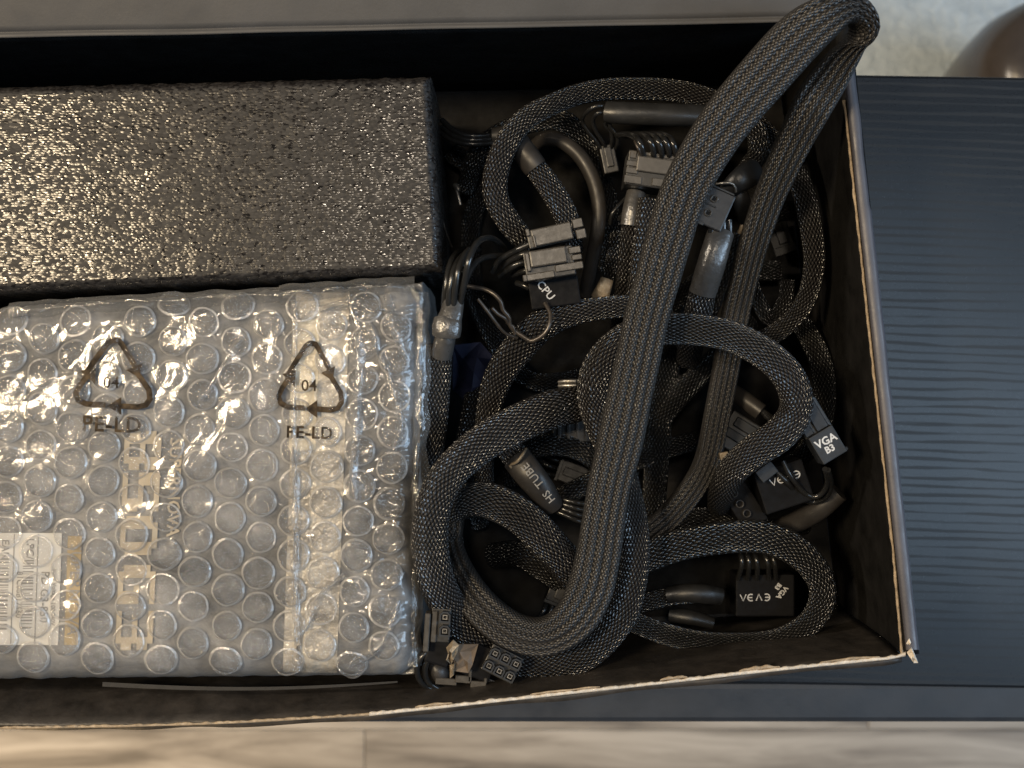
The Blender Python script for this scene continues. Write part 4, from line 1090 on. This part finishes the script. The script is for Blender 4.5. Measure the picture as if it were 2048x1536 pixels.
Q = thing('plug', 'black plug with white maker letters half hidden under the loop of cable', 'plug', P(1570, 970, 4))
FQ = Frame(1568, 972, 64, 198)
cn = block('connector', FQ, -8.5, 8.5, -7, 7.5, -16, 0, MAT['black_flag'], Q, 0.5)
logo(Frame(1568, 957, 64.15, 198), 2.3, cn, MAT['white'])
for (px, py) in ((1468, 987), (1480, 1008), (1494, 1027)):
    F_ = Frame(px, py, 58)
    v = [F_(r * math.cos(a), r * math.sin(a), z) for (r, z) in ((1.5, -3), (1.4, 0.2), (1.1, 0.2), (1.0, -3)) for a in [2 * PI * k / 14 for k in range(14)]]
    f = [(j * 14 + k, j * 14 + (k + 1) % 14, (j + 1) * 14 + (k + 1) % 14, (j + 1) * 14 + k) for j in range(3) for k in range(14)]
    make_obj('socket', [tuple(q) for q in v], f, MAT['smooth'], cn)
block('shell', Frame(1492, 1010, 56, 122), -8, 8, -4, 5, -14, 0.3, MAT['black_flag'], Q, 0.5)
block('flap', Frame(1534, 944, 70, 38), -3.2, 3.2, -2.2, 2.2, -2, 0, MAT['flag'], Q, 0.3)
Z = thing('smooth_cable', 'short smooth dark tube lying at the right wall below the printed cap', 'cable', P(1630, 1020, 4), G)
sweep('jacket', pxrows([(1560, 1056, 40, 18), (1600, 1040, 47, 22), (1640, 1016, 52, 23), (1678, 984, 55, 21)]), MAT['smooth'], Z, ring=24)
# plug with latches deep in the middle right
Y = thing('plug', 'black latched plug lying below the upper right loop', 'plug', P(1500, 860, 4))
FY = Frame(1500, 880, 52, -32)
cn = block('connector', FY, -10, 9, -7, 6, -12, 0, MAT['plastic'], Y, 0.5)
merge_blocks('latch', FY, [(-8, 2, 1.2, 4.6, 0, 1.6), (-9, 0, -3.2, 0.0, 0, 1.4)], MAT['flag'], cn, 0.3)
shrink(Y, [(1462, 780, 48, 15), (1490, 800, 52, 17), (1522, 824, 54, 17)], 'smooth', name='collar')
for k in range(3): wire(Y, [(1516 + 6 * k, 816 + 7 * k, 54), (1534 + 5 * k, 828 + 7 * k, 54), (1556 + 4 * k, 842 + 7 * k, 52)], 0.9)
block('clip', Frame(1449, 912, 72, 12), -1.4, 1.4, -1.2, 1.2, -3, 0, MAT['tape'], Y, 0.25)

# lower right plug with the maker's mark
W = thing('plug', 'black plug with white maker letters inside the lower right oval loop', 'plug', P(1520, 1195, 4))
FW = Frame(1522, 1194, 36, 180)
cn = block('connector', FW, -12, 9, -8, 7, -14, 0, MAT['black_flag'], W, 0.6)
logo(Frame(1508, 1195, 36.15, 181), 2.35, cn, MAT['white'])
text_mesh('lettering', 'VGA', Frame(1564, 1185, 36.2, 232), 2.5, MAT['white'], cn, 0.08)
text_mesh('lettering', 'B3', Frame(1556, 1173, 36.2, 232), 2.3, MAT['white'], cn, 0.08)
for k, (x, b) in enumerate(((1484, -8), (1497, -2), (1512, 2), (1532, 6), (1546, 6))):
    wire(W, [(x - 14 + k * 2, 1086, 34), (x - 4, 1104, 40), (x + b * .3 + 2, 1128, 42), (x + b, 1158, 37)], 0.95)
shrink(W, [(1336, 1190, 44, 16), (1370, 1186, 46, 18), (1410, 1188, 46, 19), (1440, 1192, 44, 17)], 'plastic', name='collar')
shrink(W, [(1340, 1230, 38, 15), (1380, 1235, 40, 15), (1425, 1246, 39, 12)], 'plastic', name='collar')

# bottom left plugs
X2 = thing('plug', 'two-hole black plug with wire loops at the lower left by the parcel', 'plug', P(880, 1270, 4))
def d_socket(F, x, y, s, parent):
    """raised D-shaped rim with a square contact in its hole"""
    out = [(-s, -s), (s, -s), (s, s * .45), (s * .45, s), (-s * .45, s), (-s, s * .45)]
    inn = [(q[0] * .70, q[1] * .70) for q in out]
    V = [F(x + q[0], y + q[1], -2.5) for q in out] + [F(x + q[0], y + q[1], 0.5) for q in out] + [F(x + q[0], y + q[1], 0.5) for q in inn] + [F(x + q[0], y + q[1], -2.5) for q in inn]
    f = [(j * 6 + k, j * 6 + (k + 1) % 6, (j + 1) * 6 + (k + 1) % 6, (j + 1) * 6 + k) for j in range(3) for k in range(6)]
    sk = make_obj('socket', [tuple(q) for q in V], f, MAT['flag'], parent, False)
    a, b = s * .42, s * .28
    V = [F(x + sx * r, y + sy * r, z) for (r, z) in ((a, -2.2), (a, 0.3), (b, 0.3), (b, -2.2)) for sx, sy in ((-1, -1), (1, -1), (1, 1), (-1, 1))]
    f = [(j * 4 + k, j * 4 + (k + 1) % 4, (j + 1) * 4 + (k + 1) % 4, (j + 1) * 4 + k) for j in range(3) for k in range(4)]
    return sk, V, f
def sockets(F, pts, s, parent):
    PV = []; PF = []
    for (x, y) in pts:
        sk, V, f = d_socket(F, x, y, s, parent)
        n = len(PV); PV += [tuple(q) for q in V]; PF += [[i + n for i in g] for g in f]
    make_obj('contact', PV, PF, MAT['pin'], parent, False)
FX = Frame(884, 1250, 84, -4)
cn = block('connector', FX, -3.6, 2.6, -6.0, 4.8, -14, -2.0, MAT['plastic'], X2, 0.3)
sockets(FX, [(0.8, 2.6), (1.0, -1.8)], 1.75, cn)
merge_blocks('latch', FX, [(-5.6, -3.8, -9.0, 3.4, -6, 0.2), (-3.5, -1.6, -6.0, 4.2, -6, -1.0)], MAT['plastic_lit'], cn, 0.3)
block('shell', Frame(876, 1302, 80, -18), -3.5, 4.5, -4.6, 4.6, -10, 0, MAT['black_flag'], X2, 0.8)
shrink(X2, [(866, 1322, 70, 14), (876, 1340, 72, 19), (884, 1356, 70, 17)], 'smooth', name='collar')
wire(X2, [(862, 1298, 78), (845, 1312, 79), (834, 1334, 78), (838, 1358, 75), (856, 1376, 72), (886, 1382, 70)], 0.95)
wire(X2, [(866, 1306, 77), (856, 1318, 78), (850, 1340, 76), (856, 1364, 73), (880, 1378, 71), (906, 1376, 70)], 0.95)
X6 = thing('plug', 'six-hole black plug lying face up at the lower left of the box', 'plug', P(1000, 1330, 4))
FX6 = Frame(1005, 1330, 78, -27)
cn = block('connector', FX6, -5.6, 5.6, -4.8, 4.4, -12, -2.0, MAT['plastic'], X6, 0.3)
sockets(FX6, [(x, y) for y in (2.3, -2.2) for x in (-3.8, 0, 3.8)], 1.7, cn)
block('shell', Frame(960, 1322, 74, -20), -6, 5, -6, 5, -10, 0, MAT['black_flag'], X6, 0.6)
merge_blocks('latch', Frame(944, 1364, 74, -4), [(-5.5, -0.5, -0.5, 1.9, -1, 0.4), (-1.3, -0.2, 0, 4.2, -1, 0.4), (-0.5, 4.8, -2.4, 0.4, -1, 0.2), (3.9, 4.9, 0, 1.6, -1, 0.2), (-12, -5, -1.6, 0.6, -1, 0.0)], MAT['plastic_lit'], X6, 0.2)
block('stub', Frame(984, 1374, 70, -24), -3.2, 3.2, -1.8, 2.2, -4, 0, MAT['plastic'], X6, 0.4)
tp = thing('tape_scrap', 'crumpled beige tape scrap stuck between the two plugs at lower left', 'tape', P(905, 1310, 4))
scrap('tape', [(893, 1296, 82), (906, 1280, 84), (918, 1290, 84), (914, 1306, 83), (906, 1318, 84), (902, 1330, 82), (894, 1322, 83), (898, 1308, 84)], MAT['tape'], tp, 1.8, 11)
scrap('tape', [(900, 1330, 80), (908, 1328, 81), (908, 1350, 80), (900, 1356, 79)], MAT['tape'], tp, 0.8, 12)
scrap('paper', [(912, 1288, 81), (956, 1288, 80), (944, 1330, 80), (936, 1346, 79), (906, 1342, 79), (908, 1316, 81)], MAT['brown_flap'], tp, 0.8, 13)

# plugs half lost in the dark
def dark_plug(label, px, py, z, ang, l, w, nw, wdir):
    t = thing('plug', label, 'plug', P(px, py, 4)); F = Frame(px, py, z, ang)
    cn = block('connector', F, -l / 2, l / 2, -w / 2, w / 2, -9, 0, MAT['plastic'], t, 0.4)
    block('latch', F, -l * .35, l * .25, -w * .18, w * .22, 0.05, 1.4, MAT['plastic'], cn, 0.3)
    merge_blocks('rib', F, [(-l / 2 - .4, -l / 2 + 1, -w / 2 - .3, w / 2 + .3, -2, .5), (l * .3, l / 2 + .3, -w / 2 - .2, w / 2 + .2, -2, .4)], MAT['plastic'], cn, 0.2)
    for k in range(nw):
        y = -w / 2 + w * (k + .5) / nw
        a = F(-l / 2 + .5, y, -2); b_ = F(-l / 2 - 5, y * 1.1, -1 + k % 2); c_ = F(-l / 2 - 11, y * .8 + wdir * 3, -5); d_ = F(-l / 2 - 17, y * .5 + wdir * 9, -12)
        sweep('wire', [(*q, .0009, .0009) for q in (a, b_, c_, d_)], MAT['wire'], t, ring=10, step=0.0012)
dark_plug('dark plug with a latch lying inside the big left cable ring', 1128, 1172, 34, 68, 15, 9, 4, 1)
dark_plug('dark plug with four wires under the second arm of the flat cable', 1560, 470, 18, -70, 14, 8, 4, -1)
dark_plug('dark plug showing in the gap above the upper right loop', 1372, 745, 22, 30, 15, 9, 4, 1)
dark_plug('dark plug lying near the wide plug at the back', 1385, 320, 34, 20, 14, 8, 4, -1)
dark_plug('dark plug between the printed heat-shrink and the flat cable', 1150, 950, 22, -20, 13, 8, 3, 1)

# little things
r_ = thing('rod', 'thin grey plastic rod sticking out under the lower cable ring', 'rod', P(1190, 1336, 4))
wire(r_, [(1140, 1340, 56), (1180, 1337, 60), (1222, 1332, 62)], 0.85, 'smooth', 'shaft')
m_ = thing('metal_sliver', 'small bright metal sliver between the foam slab and the back cables', 'sliver', P(918, 390, 4))
wire(m_, [(911, 374, 42), (915, 386, 43), (921, 410, 43)], 0.55, 'pin', 'strip')
wire(m_, [(910, 370, 42), (914, 374, 43), (918, 380, 43)], 0.9, 'pin', 'strip')
t_ = thing('thread', 'thin loose thread hanging beside the right end of the foam slab', 'thread', P(890, 440, 4))
wire(t_, [(872, 398, 62), (882, 430, 60), (892, 464, 56), (904, 494, 50)], 0.28, 'tie', 'strand')
bagr = random.Random(8)
tag(scrap('plastic_bag', [(905, 690, 30), (960, 685, 34), (990, 720, 34), (985, 790, 30), (940, 810, 28), (905, 780, 28)], MAT['navy'], None, 4, 21), 'dark navy plastic bag lying under the cables beside the parcel', 'bag')
# wires at the back left coming out of the dark
bk = thing('sleeved_cable', 'three thin black wires running into the dark at the back left', 'cable', P(930, 260, 4), G)
for k in range(3): wire(bk, [(884, 240 + 14 * k, 34), (910, 262 + 10 * k, 38), (945, 272 + 8 * k, 40), (1000, 268 + 8 * k, 38)], 1.0)
shrink(bk, [(985, 272, 38, 16), (1010, 270, 38, 17), (1040, 268, 34, 16)], 'smooth', name='collar')
# flat plug with pins behind the big loop
pn = thing('plug', 'pale-pinned plug hidden behind the crossing of the two thick cables', 'plug', P(1145, 840, 4))
FP = Frame(1150, 850, 40, 0)
cn = block('connector', FP, -8, 6, -6, 2, -12, 0, MAT['plastic'], pn, 0.4)
for k in range(4): block('pin', FP, -6 + 3.2 * k, -5 + 3.2 * k, -5, 1.5, 0.05, 0.9, MAT['smooth'], cn, 0.1)
wire(pn, [(1118, 764, 58), (1135, 762, 60), (1152, 762, 60)], 0.7, 'pin', 'metal_edge')
wire(pn, [(1118, 772, 58), (1135, 771, 60), (1152, 771, 60)], 0.7, 'pin', 'metal_edge')
print('bubbles', nb, 'objects', len(bpy.data.objects))
